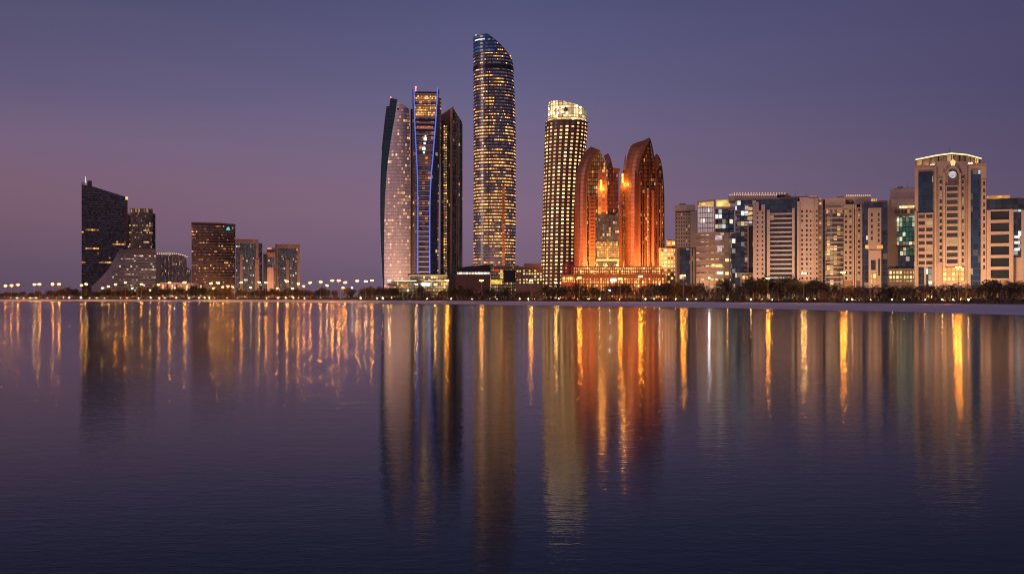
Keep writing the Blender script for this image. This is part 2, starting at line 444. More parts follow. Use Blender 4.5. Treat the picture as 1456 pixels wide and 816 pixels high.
# land: beach rising to the promenade, then flat ground to the horizon
def land():
    pxs = list(range(-600, 1901, 25)); rows = []
    for px in pxs:
        s0, p0 = shoreD(px), promD(px)
        wob = 3.0 * math.sin(px * .021) + 2.0 * math.sin(px * .057 + 1)
        ds = [(s0 - 30 + wob, -1.6), (s0 + wob, 0.0), (s0 + 12 + wob, .45), (s0 + (p0 - s0) * .6, 1.35), (p0, 2.0)]
        rows.append([(*at(px, d), z) for d, z in ds])
    mb = MB()
    for a, b in zip(rows, rows[1:]):
        for i in range(len(a) - 1): mb.face([a[i], b[i], b[i+1], a[i+1]])
    sand = solid('pale_sand', (.70, .62, .65), .95, var=.08, scale=.05)
    tag(mb.build('beach', sand, smooth=True), kind='structure')
    # kerb / low sea wall and flat ground
    wl = MB(); gr = MB()
    last = None
    for px in pxs:
        p0 = promD(px); a = at(px, p0 - .01); b = at(px, p0 + .8); c = at(px, p0 + 9000)
        cur = (a, b, c)
        if last:
            (a0, b0, c0) = last
            wl.face([(*a0, 1.6), (*a, 1.6), (*a, G + .45), (*a0, G + .45)])
            wl.face([(*a0, G + .45), (*a, G + .45), (*b, G + .45), (*b0, G + .45)])
            wl.face([(*b0, G + .45), (*b, G + .45), (*b, G-.3), (*b0, G-.3)])
            gr.face([(*b0, G), (*b, G), (*c, G), (*c0, G)])
        last = cur
    tag(wl.build('sea_wall', solid('dark_sea_wall', (.06, .05, .045), .9)), 'long low dark sea wall along the back of the beach', 'wall')
    tag(gr.build('ground', solid('city_ground', (.09, .08, .075), .95, scale=.02)), kind='structure')
    # corniche road behind the planting, painted edge line on the near side
    for nm, d0, d1, dz, mt in (('road', 5, 13, .004, solid('asphalt', (.05,.05,.052), .9)), ('road_line', 5.5, 5.8, .008, solid('road_paint', (.75,.75,.72), .7)),
                               ('grass', 13, 40, .01, solid('lawn_grass', (.05,.075,.02), .95, var=.4, scale=.5))):
        q = MB()
        for pa, pb in zip(pxs, pxs[1:]):
            A, B, C, D = at(pa, promD(pa)+d0), at(pb, promD(pb)+d0), at(pb, promD(pb)+d1), at(pa, promD(pa)+d1)
            q.face([(*A, G+dz), (*B, G+dz), (*C, G+dz), (*D, G+dz)])
        tag(q.build(nm, mt), kind='structure')
land()

# ------------------------------------------------------------------ world
SUN_EL = 9.0; SUN_ROT = 238.0
w = bpy.data.worlds.new('World'); sc.world = w; w.use_nodes = True
nt = NT(w.node_tree); nt.n.clear()
dirv = nt.new('ShaderNodeTexCoord').outputs['Generated']; s = nt.sep(dirv)
el = nt.m('DIVIDE', nt.m('ARCSINE', s[2]), math.pi / 2)           # 0..1 = horizon..zenith
az = nt.m('DIVIDE', nt.m('ARCTAN2', s[0], s[1]), math.pi)         # -1..1, 0 = view direction
def ramp_el(stops): return nt.ramp(el, [(p / 90, lin(c)) for p, c in stops])  # ramps add an unseen dark band to dim water, bright zenith to lift beach
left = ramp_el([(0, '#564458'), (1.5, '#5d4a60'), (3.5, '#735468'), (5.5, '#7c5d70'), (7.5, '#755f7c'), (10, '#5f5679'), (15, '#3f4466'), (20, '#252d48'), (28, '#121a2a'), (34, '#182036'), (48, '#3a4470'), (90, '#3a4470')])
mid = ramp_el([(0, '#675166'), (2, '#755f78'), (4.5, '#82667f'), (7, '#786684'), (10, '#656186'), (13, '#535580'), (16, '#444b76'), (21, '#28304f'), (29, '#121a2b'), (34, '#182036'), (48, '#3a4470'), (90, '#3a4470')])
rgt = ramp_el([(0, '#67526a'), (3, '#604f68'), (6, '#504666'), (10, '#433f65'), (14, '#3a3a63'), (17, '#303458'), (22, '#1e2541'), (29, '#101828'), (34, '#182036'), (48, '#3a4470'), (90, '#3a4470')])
f1 = nt.m('MULTIPLY_ADD', az, 1 / .145, 1.0, clamp=True)   # left -> mid
f2 = nt.m('MULTIPLY', az, 1 / .145, clamp=True)            # mid -> right
def sstep(f): return nt.m('MULTIPLY', nt.m('MULTIPLY', f, f), nt.m('SUBTRACT', 3.0, nt.m('MULTIPLY', f, 2.0)))
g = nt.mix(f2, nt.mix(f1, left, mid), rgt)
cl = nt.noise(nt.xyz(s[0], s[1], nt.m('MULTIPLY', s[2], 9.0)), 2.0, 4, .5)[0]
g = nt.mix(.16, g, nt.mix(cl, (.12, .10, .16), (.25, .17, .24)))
# the afterglow behind the viewer
back = nt.m('SUBTRACT', nt.m('ABSOLUTE', az), .35); back = nt.m('MULTIPLY', back, 1.8, clamp=True)
glow = ramp_el([(0, '#a87a70'), (6, '#a07680'), (18, '#70608c'), (45, '#3a4068'), (90, '#1c2440')])
g = nt.mix(back, g, glow)
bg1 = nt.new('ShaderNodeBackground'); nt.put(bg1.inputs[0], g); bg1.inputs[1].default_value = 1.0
sky = nt.new('ShaderNodeTexSky', sky_type='NISHITA'); sky.sun_disc = False
sky.sun_elevation = R(SUN_EL); sky.sun_rotation = R(SUN_ROT); sky.air_density = 1.0; sky.dust_density = 2.0
bg2 = nt.new('ShaderNodeBackground'); nt.put(bg2.inputs[0], sky.outputs[0]); bg2.inputs[1].default_value = .0015
ad = nt.new('ShaderNodeAddShader'); nt.l.new(bg1.outputs[0], ad.inputs[0]); nt.l.new(bg2.outputs[0], ad.inputs[1])
ow = nt.new('ShaderNodeOutputWorld'); nt.l.new(ad.outputs[0], ow.inputs[0])

# last light of the day from behind the viewer
sl = bpy.data.lights.new('sun', 'SUN'); sl.energy = .64; sl.angle = R(14); sl.color = (1.0, .66, .60)
so = bpy.data.objects.new('sun', sl); COL.objects.link(so)
sr = R(SUN_ROT); sd = Vector((math.sin(sr) * math.cos(R(SUN_EL)), math.cos(sr) * math.cos(R(SUN_EL)), math.sin(R(SUN_EL))))
so.rotation_euler = sd.to_track_quat('Z', 'Y').to_euler(); so.location = (0, -50, 80)

sc.view_settings.view_transform = 'Standard'; sc.view_settings.look = 'None'
sc.view_settings.exposure = 0; sc.view_settings.gamma = 1; sc.view_settings.use_curve_mapping = False
sc.cycles.use_denoising = True; sc.cycles.max_bounces = 6; sc.cycles.glossy_bounces = 4; sc.cycles.diffuse_bounces = 2
sc.cycles.sample_clamp_indirect = 6.0; sc.cycles.sample_clamp_direct = 0.0
sc.cycles.caustics_reflective = False
sc.cycles.filter_width = 1.2
sc.cycles.use_adaptive_sampling = True; sc.cycles.adaptive_threshold = .01
#@@PARTS@@
# ================================================================== LEFT GROUP (about 1.9 km away)
def slant_box(B, name, pts, y0, y1, mat):       # prism of photo points (clockwise from top left), bottom to ground when py is None
    poly = []
    for px, py in pts:
        x = B.x(px, y0); z = B.z(py, y0, px) if py is not None else -.3
        poly.append((x, z))
    a = sum(poly[i][0] * poly[(i+1) % len(poly)][1] - poly[(i+1) % len(poly)][0] * poly[i][1] for i in range(len(poly)))
    if a < 0: poly = poly[::-1]
    mb = MB(); mb.prism(poly, y0, y1); return B.part(name, mb, mat)

def left_group():
    # wedge tower
    B = Bld('office_tower', 147, 1950, 'dark glass wedge tower with sloping roof and white mast, at the far left', 'skyscraper', anchor='the dark wedge tower')
    c = curtain('wedge_glass', (.012, .014, .03), (.05, .035, .04), 3.2, 4.1, .9, .6, .012, .03, 7, WARM, ORNG, 1.3, .2, dim=.03, bias=(70, 70))
    slant_box(B, 'glass_facade', [(116, 263), (128, 264), (178.5, 280), (178.5, None), (116, None)], 0, 45, c)
    slant_box(B, 'side_wall', [(178.6, 279), (181.5, 281), (181.5, None), (178.6, None)], -.6, 40, solid('wedge_side', (.16, .09, .08), .7))
    B.box('lit_cap', 178.4, 181.8, 279.8, 284, -.9, 10, emit('cap_light', (1, .7, .35), .9))
    B.box('parapet', 115.6, 120, 259, 263.2, -.5, 14, solid('white_trim', (.6, .6, .62), .5))
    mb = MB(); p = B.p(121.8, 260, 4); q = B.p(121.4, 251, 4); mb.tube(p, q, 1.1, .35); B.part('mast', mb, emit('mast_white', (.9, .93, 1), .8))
    B.box('plant_room', 124, 130.5, 257, 266, 6, 22, solid('plant_brown', (.2, .12, .08), .8))
    mb = MB()
    for i in range(24):
        py = 292 + i * 5; x0, x1 = B.x(116), B.x(178); z = B.z(py); mb.box(x0, x1, -.5, 0.02, z - .25, z + .25)
    B.part('floor_edges', mb, solid('wedge_trim', (.09, .07, .08), .5))
    # rounded tower behind it
    B = Bld('office_tower', 199.5, 2050, 'rounded glass tower with open crown just right of the dark wedge tower', 'skyscraper')
    c = curtain('round_glass_a', (.15, .10, .11), (.18, .12, .13), 2.6, 4.4, .8, .6, .045, .02, 4, WARM, PALE, 1.2, .3, dim=.05)
    B.tower([(303.5, 179.5, 221), (410, 179, 221.5)], 22, c, ring=4.4, ringmat=solid('grey_trim', (.22, .17, .18), .6), power=3)
    B.tower([(297, 184, 218), (304, 184, 219)], 18, zmin=B.z(304), mat=curtain('crown_brown', (.09,.05,.04), (.2,.12,.09), 5, 20, .7, .9, .5, .1, st=.25), name='crown', power=3)
    mb = MB(); x0 = B.x(184); x1 = B.x(218); mb.box(x0, x1, 2.0, 2.8, B.z(297.6), B.z(296.3)); B.part('crown_rim', mb, solid('bright_rim', (.55,.5,.5), .5))
    B.box('side_strip', 178.8, 181, 305, None, 1, 20, solid('strip_rose', (.3,.2,.2), .7))
    B.box('dark_edge', 214, 220.5, 305, None, 4.2, 20, darkm)
    # swooping podium
    B = Bld('office_block', 180, 1880, 'low banded office block with a white swooping roof curving down to the trees', anchor='the swooping white roof')
    cur = [(171, 354), (166, 362), (161, 371), (155, 381), (147, 391), (136, 402), (130, 407)]
    poly = [B.p(*q) for q in smooth_poly(cur, 18)]
    pts = [(q[0], q[2]) for q in poly]; pts = pts + [(B.x(131), -.3), (B.x(175), -.3), (B.x(175), B.z(354))]
    mb = MB(); mb.prism(pts[::-1], -1, 30); B.part('swooping_roof', mb, solid('white_shell', (.36, .32, .36), .6))
    c = curtain('band_glass_left', (.03, .03, .04), (.33, .27, .28), 3.0, 4.6, .96, .52, .12, .12, 5, PALE, (1,.9,.7), .8, .25, dim=.06)
    B.box('glass_facade', 169, 221.5, 361, None, -2, 28, c)
    B.box('lower_facade', 160, 169, 384, None, -2.2, 26, c)
    B.bands(169, 221.5, 363, 402, 8, -2, solid('pale_bands', (.40, .32, .33), .7), thick=.32, proud=.9)
    B.bands(160, 169, 384, 402, 4, -2.2, solid('pale_bands', (.40, .32, .33), .7), thick=.32, proud=.9)
    slant_box(B, 'roof', [(169, 357), (180, 354.5), (221, 353.8), (221.8, 361), (169, 361)], -3, 28, solid('roof_rose', (.26, .19, .19), .7))
    # lit roof line building
    B = Bld('hotel_block', 247, 1980, 'low grey hotel with fine vertical fins and a line of lights along its curved roof', anchor='the hotel with the lit roof line')
    B.box('end_wall', 221.5, 229, 361, None, 0, 30, solid('end_wall_rose', (.30, .22, .24), .8))
    c = curtain('fin_glass', (.07, .05, .06), (.26, .19, .20), 2.4, 4.2, .42, .8, .10, .01, 3, PALE, WARM, 1.0, .3, dim=.12)
    x0, x1 = B.x(229), B.x(268)
    top = [(229, 360.5), (240, 359.2), (252, 359.6), (262, 362), (267, 364.5), (272, 383)]
    slant_box(B, 'glass_facade', [(229, 363), (252, 361.5), (264, 364.5), (266, 380), (272, 384), (272, None), (229, None)], 0, 30, c)
    mb = MB(); k = 0
    for px in range(224, 267, 3):
        py = interp(px, [(221, 360), (240, 359.6), (252, 360), (262, 362.5), (268, 365)]); P = B.p(px, py + .8, -.6)
        mb.box(P[0]-1.1, P[0]+1.1, -1.0, -.1, P[2]-.8, P[2]+.8)
    B.boxes('roof_light', mb, emit('roof_lamp', (1, .66, .35), .9))
    mb = MB()
    for i in range(14):
        xx = x0 + (x1 - x0) * i / 14; mb.box(xx, xx + .5, -.8, 0, -.3, B.z(364))
    B.boxes('fin', mb, solid('fin_rose', (.33, .25, .26), .7))
    B.box('base_wall', 229, 272, 400, None, -3, -.2, solid('base_rose', (.36, .26, .25), .8))
    # brown slab tower with banded floors
    B = Bld('office_tower', 303.5, 1850, 'wide brown office tower with wavy dark floor bands and a small green roof sign', 'skyscraper', anchor='the wide brown tower')
    c = curtain('brown_band_glass', (.06, .028, .025), (.13, .07, .06), 2.3, 4.7, .85, .5, .10, .05, 3, (1,.55,.22), ORNG, 1.0, .3, dim=.09, gvar=.5)
    B.slab('glass_facade', [(272.3, 316.3), (272.5, 360), (272.8, 410)], [(334.6, 319), (334.6, 360), (334.2, 410)], 0, 6, 34, c, bulge=5, n=10, m=14)
    B.bands(272.4, 334.6, 319.5, 404, 18, 4, solid('brown_bands', (.15, .09, .08), .6), thick=.26, proud=4.6, bow=4.2, mm=14)
    slant_box(B, 'parapet', [(272, 316), (290, 316.3), (315, 317), (335, 319.2), (335, 321.4), (315, 319.5), (290, 318.4), (272, 318.2)], -6, 30, solid('parapet_brown', (.2, .11, .1), .7))
    mb = MB(); P = B.p(324.5, 325, -9.0)
    mb.prism([(P[0]-3.2, P[2]-2.6), (P[0]+3.2, P[2]-2.6), (P[0]+2.2, P[2]+.6), (P[0], P[2]+3.4), (P[0]-2.2, P[2]+.6)], -7.4, -6.6); B.part('roof_sign', mb, emit('green_sign', (.1, .75, .6), .9))
    B.box('second_sign', 330.4, 331.6, 323, 326, -5.2, -4.4, emit('green_sign_b', (.3, .75, .5), .5))
    # portal towers
    def portal(px, p0, p1, top, D, label, cols, anchor=None, mid=None):
        B = Bld('portal_tower', px, D, label, 'office tower', anchor=anchor, group='glass towers in stone portal frames')
        c = curtain('portal_glass', (.03, .04, .065), (.09, .08, .09), 2.2, 4.2, .8, .68, .07, .012, 3, COOL, WARM, 1.0, .15, dim=.08)
        B.box('glass_facade', p0, p1, top + 6, None, 1.5, 30, c)
        B.box('portal_lintel', p0 - .4, p1 + .4, top, top + 6, -1.5, 30, solid('portal_stone', (.34, .22, .20), .8))
        B.box('pillar', p1 - 3.2, p1 + .4, top + 5.9, None, -1.4, 29, solid('portal_stone', (.34, .22, .20), .8))
        if mid:
            B.box('pillar', mid, mid + 4, mid and (top + 22), None, -1.6, 4, solid('portal_stone', (.34, .22, .20), .8))
        return B
    B = portal(352, 335.4, 367, 340.2, 1930, 'glass tower in a pale stone portal right beside the wide brown tower', 4, 'the portal framed glass towers', 341)
    B.box('rear_wing', 365, 373, 346, None, 12, 34, curtain('portal_glass'))
    B.box('low_pier', 362.5, 368.5, 368.5, None, -3, 1, solid('portal_stone', (.34, .22, .20), .8))
    B = portal(409, 393.4, 426, 347.2, 1960, 'glass tower in a brown stone portal, rightmost tower of the left skyline group', 4, None, 407)
    B.box('pillar', 391.3, 394.8, 347, None, -1.3, 30, solid('portal_stone', (.34, .22, .20), .8))
    B = Bld('office_block', 384, 1920, 'stepped small stone block squeezed between the two portal framed towers')
    B.box('wall', 374.4, 379.5, 360, None, 0, 24, dark)
    B.box('wall', 379.4, 391.4, 352, None, 3, 25, solid('portal_stone', (.34, .22, .20), .8))
    B.box('glass_facade', 380.5, 390.5, 366, None, 2.4, 3.5, curtain('portal_glass'))
    B.box('terrace', 375, 391, 358.5, 361, -2, 10, solid('portal_stone', (.34, .22, .20), .8))
    B.box('roof_light', 380, 386, 352.6, 354, 1.8, 3.5, emit('terrace_light', (1, .5, .25), .9))
    B.box('lower_wall', 380, 389, 380, None, -3, 2, solid('pale_rose', (.42, .29, .26), .8))
left_group()

# low sheds and walls along the left promenade
def low_blocks():
    for px0, px1, top, D, lab, lit in ((228, 262, 401.5, 1700, 'low pale hall with lit columns under the hotel with the roof lights', .5), (262, 290, 402.5, 1690, 'low rose walled hall left of the wide brown tower', .35),
                              (21.5, 30, 404.5, 1760, 'tiny lit kiosk roof seen above the trees at the far left', .9)):
        if px0 < 100: continue
        B = Bld('low_hall', (px0+px1)/2, D, lab, 'hall')
        B.box('wall', px0, px1, top + 1.2, None, 0, 20, solid('hall_rose', (.36, .26, .26), .8))
        B.box('roof', px0 - .6, px1 + .6, top, top + 1.3, -2, 22, solid('hall_roof', (.4, .3, .3), .7))
        mb = MB(); n = int((px1 - px0) / 6)
        for i in range(n + 1):
            xx = B.x(px0 + .8 + (px1 - px0 - 1.6) * i / n, -1); mb.box(xx - .6, xx + .6, -1.6, -.6, -.3, B.z(top + 1.2))
        B.boxes('column', mb, solid('hall_col', (.45, .3, .26), .7))
        mb = MB()
        for i in range(n):
            xx = B.x(px0 + 3.8 + (px1 - px0 - 1.6) * i / n, -.1); mb.box(xx - 1.2, xx + 1.2, -.25, -.05, 4, B.z(top + 3))
        B.part('window', mb, window_mat('hall_win', dens=.6, st=1.8))
    B = Bld('light_frame', 53, 1600, 'two glowing frames of scaffolding lights above the trees at the far left', 'frame') if False else None
low_blocks()

# ================================================================== TWIN LEAF GROUP (about 1.15 km)
def leaf_tower():
    B = Bld('glass_skyscraper', 565, 1150, 'pale glass tower with leaf outline and teal edge left of the blue lit tower', 'skyscraper', anchor='the pale leaf shaped tower')
    c = curtain('pale_leaf_glass', (.58, .50, .55), (.46, .39, .44), 2.0, 3.6, .88, .7, .13, .03, 2, PALE, (1,.36,.12), .75, .42, dim=.06, gvar=.14, frough=.5, spec=.6, bias=(105, 150))
    L = [(564.6, 143), (562, 163), (558, 186), (554, 212), (550.6, 240), (548, 275), (546.6, 315), (546.2, 360), (546.6, 408)]
    Rr = [(581.2, 155), (582.4, 170), (582.8, 190), (583, 214), (583.2, 240), (583.4, 275), (583.6, 315), (583.6, 360), (583.6, 408)]
    B.slab('pale_glass_face', L, Rr, 0, 2, 20, c, n=40, m=10, bulge=3.5)
    tl = [(555.2, 139.6), (552.4, 160), (549, 186), (546, 212), (544, 240), (542.6, 275), (542.2, 315), (543.2, 360), (545, 408)]
    L2 = [(a + .5, b - (1.2 if i == 0 else 0)) for i, (a, b) in enumerate(L)]
    te = curtain('teal_glass', (.01, .05, .065), (.02, .045, .06), 2.3, 3.9, .9, .85, .004, .002, st=.6, rough=.12, dim=.01)
    B.slab('teal_glass_face', tl, L2, 9, .8, 14, te, n=40, m=3)
    s0 = [(549.6, 151), (547.4, 168), (545, 190), (542.6, 214), (541, 240), (540, 275), (540.2, 315), (541.6, 360), (544, 408)]
    tl2 = [(a + .4, max(b, 151.5)) for a, b in tl]
    B.slab('dark_side_face', s0, tl2, 14, 9.6, 10, dark, n=40, m=2)
    # thin lit edge
    e2 = [(a + .55, b) for a, b in s0]
    B.slab('edge_light', s0[3:], e2[3:], 13.2, 13.2, .4, emit('edge_blue', (.25, .35, .8), .35), n=24, m=1)
    P = B.p(557.5, 156.5, -1.2)
    P = B.p(566.3, 155.5, -1.0); mb = MB()
    mb.prism([(P[0] + math.cos(t) * 1.3, P[2] + math.sin(t) * 1.1) for t in [i * math.pi / 6 for i in range(12)]], -1.9, -.6); B.part('emblem', mb, dark)
    mb = MB(); Q = B.p(555, 139.4, 10); mb.tube((Q[0]+.5, 10.6, Q[2]-1), (Q[0]+.5, 10.6, Q[2]+1.2), .5); B.part('warning_light', mb, emit('red_lamp', (1, .2, .12), 3))
    B.slab('dark_fin', [(584, 154.5), (584, 280), (583.8, 408)], [(586.4, 156), (586.6, 280), (586.6, 408)], 6, 6, 14, solid('fin_brown', (.10, .055, .05), .6), n=6, m=1)
    B.slab('rose_fin', [(586.7, 175), (586.7, 290), (586.5, 390)], [(589.2, 175), (589.6, 290), (589.4, 390)], 5, 5, 8, curtain('rose_fin_glass', (.16,.09,.08), (.2,.12,.10), 2, 4, .7, .7, .1, .02, st=.6), n=6, m=1)
    B.finish()
leaf_tower()

def blue_tower():
    B = Bld('glass_skyscraper', 607, 1130, 'dark flaring tower outlined in blue light strips with orange lit upper floors', 'skyscraper', anchor='the blue lit tower')
    Lb = [(588.2, 126), (588.8, 160), (590.0, 190), (591.6, 220), (593.0, 250), (593.6, 285), (593.6, 330), (593.6, 392)]
    Rb = [(622.6, 125), (620.8, 160), (618.6, 190), (616.2, 220), (613.6, 250), (611.8, 285), (611.4, 330), (611.4, 392)]
    def sh(a, d, t=None): return [(x + d, (t if (t and i == 0) else y)) for i, (x, y) in enumerate(a)]
    lg = curtain('ladder_glass', (.02, .02, .035), (.02, .02, .04), 3.0, 5.2, .94, .5, .16, .06, 4, ORNG, (.45,.2,.12), .6, .2, dim=.12)
    B.slab('glass_facade', sh(Lb, 1.0, 131.2), sh(Rb, -1.0, 130.8), 2, 2, 26, lg, n=36, m=4)
    # floor edges as a ladder
    mb = MB(); py = 133.0; k = 0
    while py < 389:
        th = 1.3 if k > 7 else 1.7
        a = interp(py, [(q[1], q[0]) for q in Lb]) + 1.2; b = interp(py, [(q[1], q[0]) for q in Rb]) - 1.2
        x0, x1 = B.x(a, 0), B.x(b, 0); z1, z0 = B.z(py, 0, 603), B.z(py + th, 0, 603)
        mb.box(x0, x1, .2, 2.0, z0, z1); py += 7.2 if k > 7 else 8.2; k += 1
    B.part('floor_edges', mb, solid('ladder_edge', (.50, .40, .44), .4))
    # lit sky floors at the top
    hot = curtain('sky_floor', (.10, .04, .01), (.06, .03, .02), 1.8, 2.4, .8, .8, .6, .3, 3, ORNG, WARM, 1.5, .3, dim=.2)
    for t, b_ in ((136.5, 144.0), (149.0, 164.5)):
        a = interp((t+b_)/2, [(q[1], q[0]) for q in Lb]) + 1.6; b = interp((t+b_)/2, [(q[1], q[0]) for q in Rb]) - 1.4
        B.box('sky_lounge', a, b, t, b_, 1.2, 3, hot)
    B.box('sky_lounge', 592.6, 615.6, 179.5, 183, 1.2, 3, emit('amber_floor', (.9, .28, .06), .5, spots=.35))
    mb = MB()
    for (px, py, r) in ((604.6, 198, 1.3), (603.8, 204, .8), (602.6, 211.5, 1.4), (602.9, 217, .8), (605, 194, .6)):
        P = B.p(px, py, .6); mb.box(P[0]-r, P[0]+r, .1, .7, P[2]-r, P[2]+r)
    B.boxes('shaft_light', mb, emit('shaft_white', (1, .85, .6), 4))
    strip = emit('blue_led', (.14, .24, 1.0), .8)
    B.slab('blue_light_strip', sh(Lb, -.1), sh(Lb, 1.05), -1.5, -1.5, 3.0, strip, n=36, m=1)
    B.slab('blue_light_strip', sh(Rb, -1.05), sh(Rb, .3), -1.5, -1.5, 3.0, strip, n=36, m=1)
    navyg = curtain('blue_face_glass', (.012, .018, .05), (.02, .022, .05), 2.4, 4, .9, .8, .012, .002, 2, COOL, PALE, 1.0, .1, dim=.012)
    lo = [(586.2, 128), (586.4, 160), (586.6, 190), (587.6, 220), (589.0, 250), (589.8, 285), (589.8, 330), (589.6, 392)]
    B.slab('left_glass_face', lo, sh(Lb, -.1), 7, -.8, 12, curtain('blue_side_glass', (.015, .04, .09), (.02, .03, .07), 2.4, 4, .9, .8, .01, .002, st=.6, rough=.1), n=36, m=2)
    ro = [(624.6, 127), (624.8, 160), (624.8, 190), (624.4, 220), (623.6, 250), (622.4, 285), (621.6, 330), (621.4, 392)]
    B.slab('right_glass_face', sh(Rb, .3), ro, -.8, 8, 16, navyg, n=36, m=3)
    ro2 = [(627.6, 140), (627.4, 160), (627.0, 190), (626.2, 220), (625.2, 250), (624.2, 285), (623.6, 330), (623.4, 392)]
    B.slab('stone_edge', [(x, max(y, 140)) for x, y in ro], ro2, 9, 11, 10, curtain('edge_stone', (.2,.12,.08), (.28,.19,.14), 3, 4, .5, .4, .3, .05, 2, WARM, PALE, .7, .4), n=36, m=1)
    mb = MB(); P = B.p(591.2, 125, 2); mb.tube((P[0], 3, P[2]-6), (P[0], 3, P[2]), .5); mb.box(P[0]-.8, P[0]+.8, 2.4, 3.6, P[2], P[2]+1.5); B.part('warning_light', mb, emit('red_lamp2', (1, .4, .3), 1.5))
    # top deck
    B.box('roof', 590, 621, 130.6, 133, 1.5, 24, dark)
    B.finish()
blue_tower()

def shard_tower():
    B = Bld('glass_skyscraper', 641, 1190, 'dark faceted tower with vertical fins and pointed top right of the blue lit tower', 'skyscraper', anchor='the dark faceted tower')
    g1 = curtain('shard_glass', (.015, .04, .055), (.045, .05, .06), 2.2, 3.9, .85, .8, .03, .002, 2, WARM, PALE, .8, .14, dim=.03)
    g2 = curtain('shard_lit', (.03, .022, .02), (.06, .05, .045), 1.9, 2.9, .75, .6, .42, .01, 2, WARM, ORNG, 1.3, .2, dim=.15)
    B.slab('glass_facade', [(626.2, 168), (626.2, 260), (626, 392)], [(640, 176), (640, 260), (640, 392)], 6, 0, 22, g1, n=8, m=4)
    B.slab('peak_wall', [(626.0, 163.5), (626.2, 176)], [(644.6, 151.5), (640.2, 179)], 4, -.5, 20, solid('shard_stone', (.13, .09, .085), .6), n=6, m=3, back=1) if False else None
    # sloping peak panel
    poly = [(626.2, 164.5), (644.6, 152), (644.6, 176), (636, 178), (631, 171), (626.2, 172.5)]
    slant_box(B, 'peak_wall', poly, -1.6, 8, solid('shard_stone', (.15, .105, .10), .6))
    slant_box(B, 'peak_coping', [(625.6, 164.3), (644.9, 151.2), (644.9, 153.6), (625.6, 166.6)], -2.1, 8.4, solid('coping', (.3, .23, .22), .6))
    B.slab('stone_fin', [(640.0, 156), (640.0, 250), (639.6, 392)], [(643.4, 153.5), (643.2, 250), (642.8, 392)], -2.6, -2.6, 12, solid('copper_fin', (.50, .30, .23), .55), n=6, m=1)
    B.slab('lit_glass_strip', [(631, 178), (630.6, 260), (630.4, 392)], [(636, 178), (635.4, 260), (635, 392)], -.6, -.8, 3, g2, n=6, m=2)
    B.slab('right_glass_face', [(643.4, 152.5), (643.2, 250), (642.8, 392)], [(657.6, 175), (657.6, 260), (657.6, 392)], -1.4, 11, 18, curtain('shard_dark', (.02,.025,.03), (.04,.035,.035), 2.0, 3.9, .8, .8, .02, .002, 2, WARM, PALE, .7, .16, dim=.04), n=30, m=5)
    for a, t, w_, c in ((646.0, 156, .9, (.12,.09,.08)), (649.0, 161.5, 1.2, (.42, .26, .20)), (652.0, 166.5, 1.1, (.55, .48, .48)), (654.6, 171, .8, (.12, .06, .05))):  # paler fins carry the lit vertical lines in their colour
        yy = -1.4 + (a - 643.4) / 14.2 * 12.4 - .9
        B.slab('vertical_fin', [(a, t), (a, 260), (a - .2, 392)], [(a + w_, t + 1.2), (a + w_, 260), (a + w_ - .2, 392)], yy, yy + .6, 2.5, solid('fin_%03d' % int(a), c, .5), n=5, m=1)
    for a, c in ((626.4, (.16,.10,.07)), (629.2, (.06,.05,.05)), (637.2, (.08,.05,.04))):
        yy = 6 - (a - 626.2) / 13.8 * 6 - .9
        B.slab('vertical_fin', [(a, 172 if a < 630 else 178), (a, 260), (a, 392)], [(a + 1, 172 if a < 630 else 178), (a + 1, 260), (a + 1, 392)], yy, yy, 2, solid('finb_%03d' % int(a), c, .5), n=5, m=1)
    B.box('roof_mast_light', 657, 657.8, 174.4, 176, 11, 12, emit('edge_warm', (1, .6, .4), .6))
    B.finish()
shard_tower()

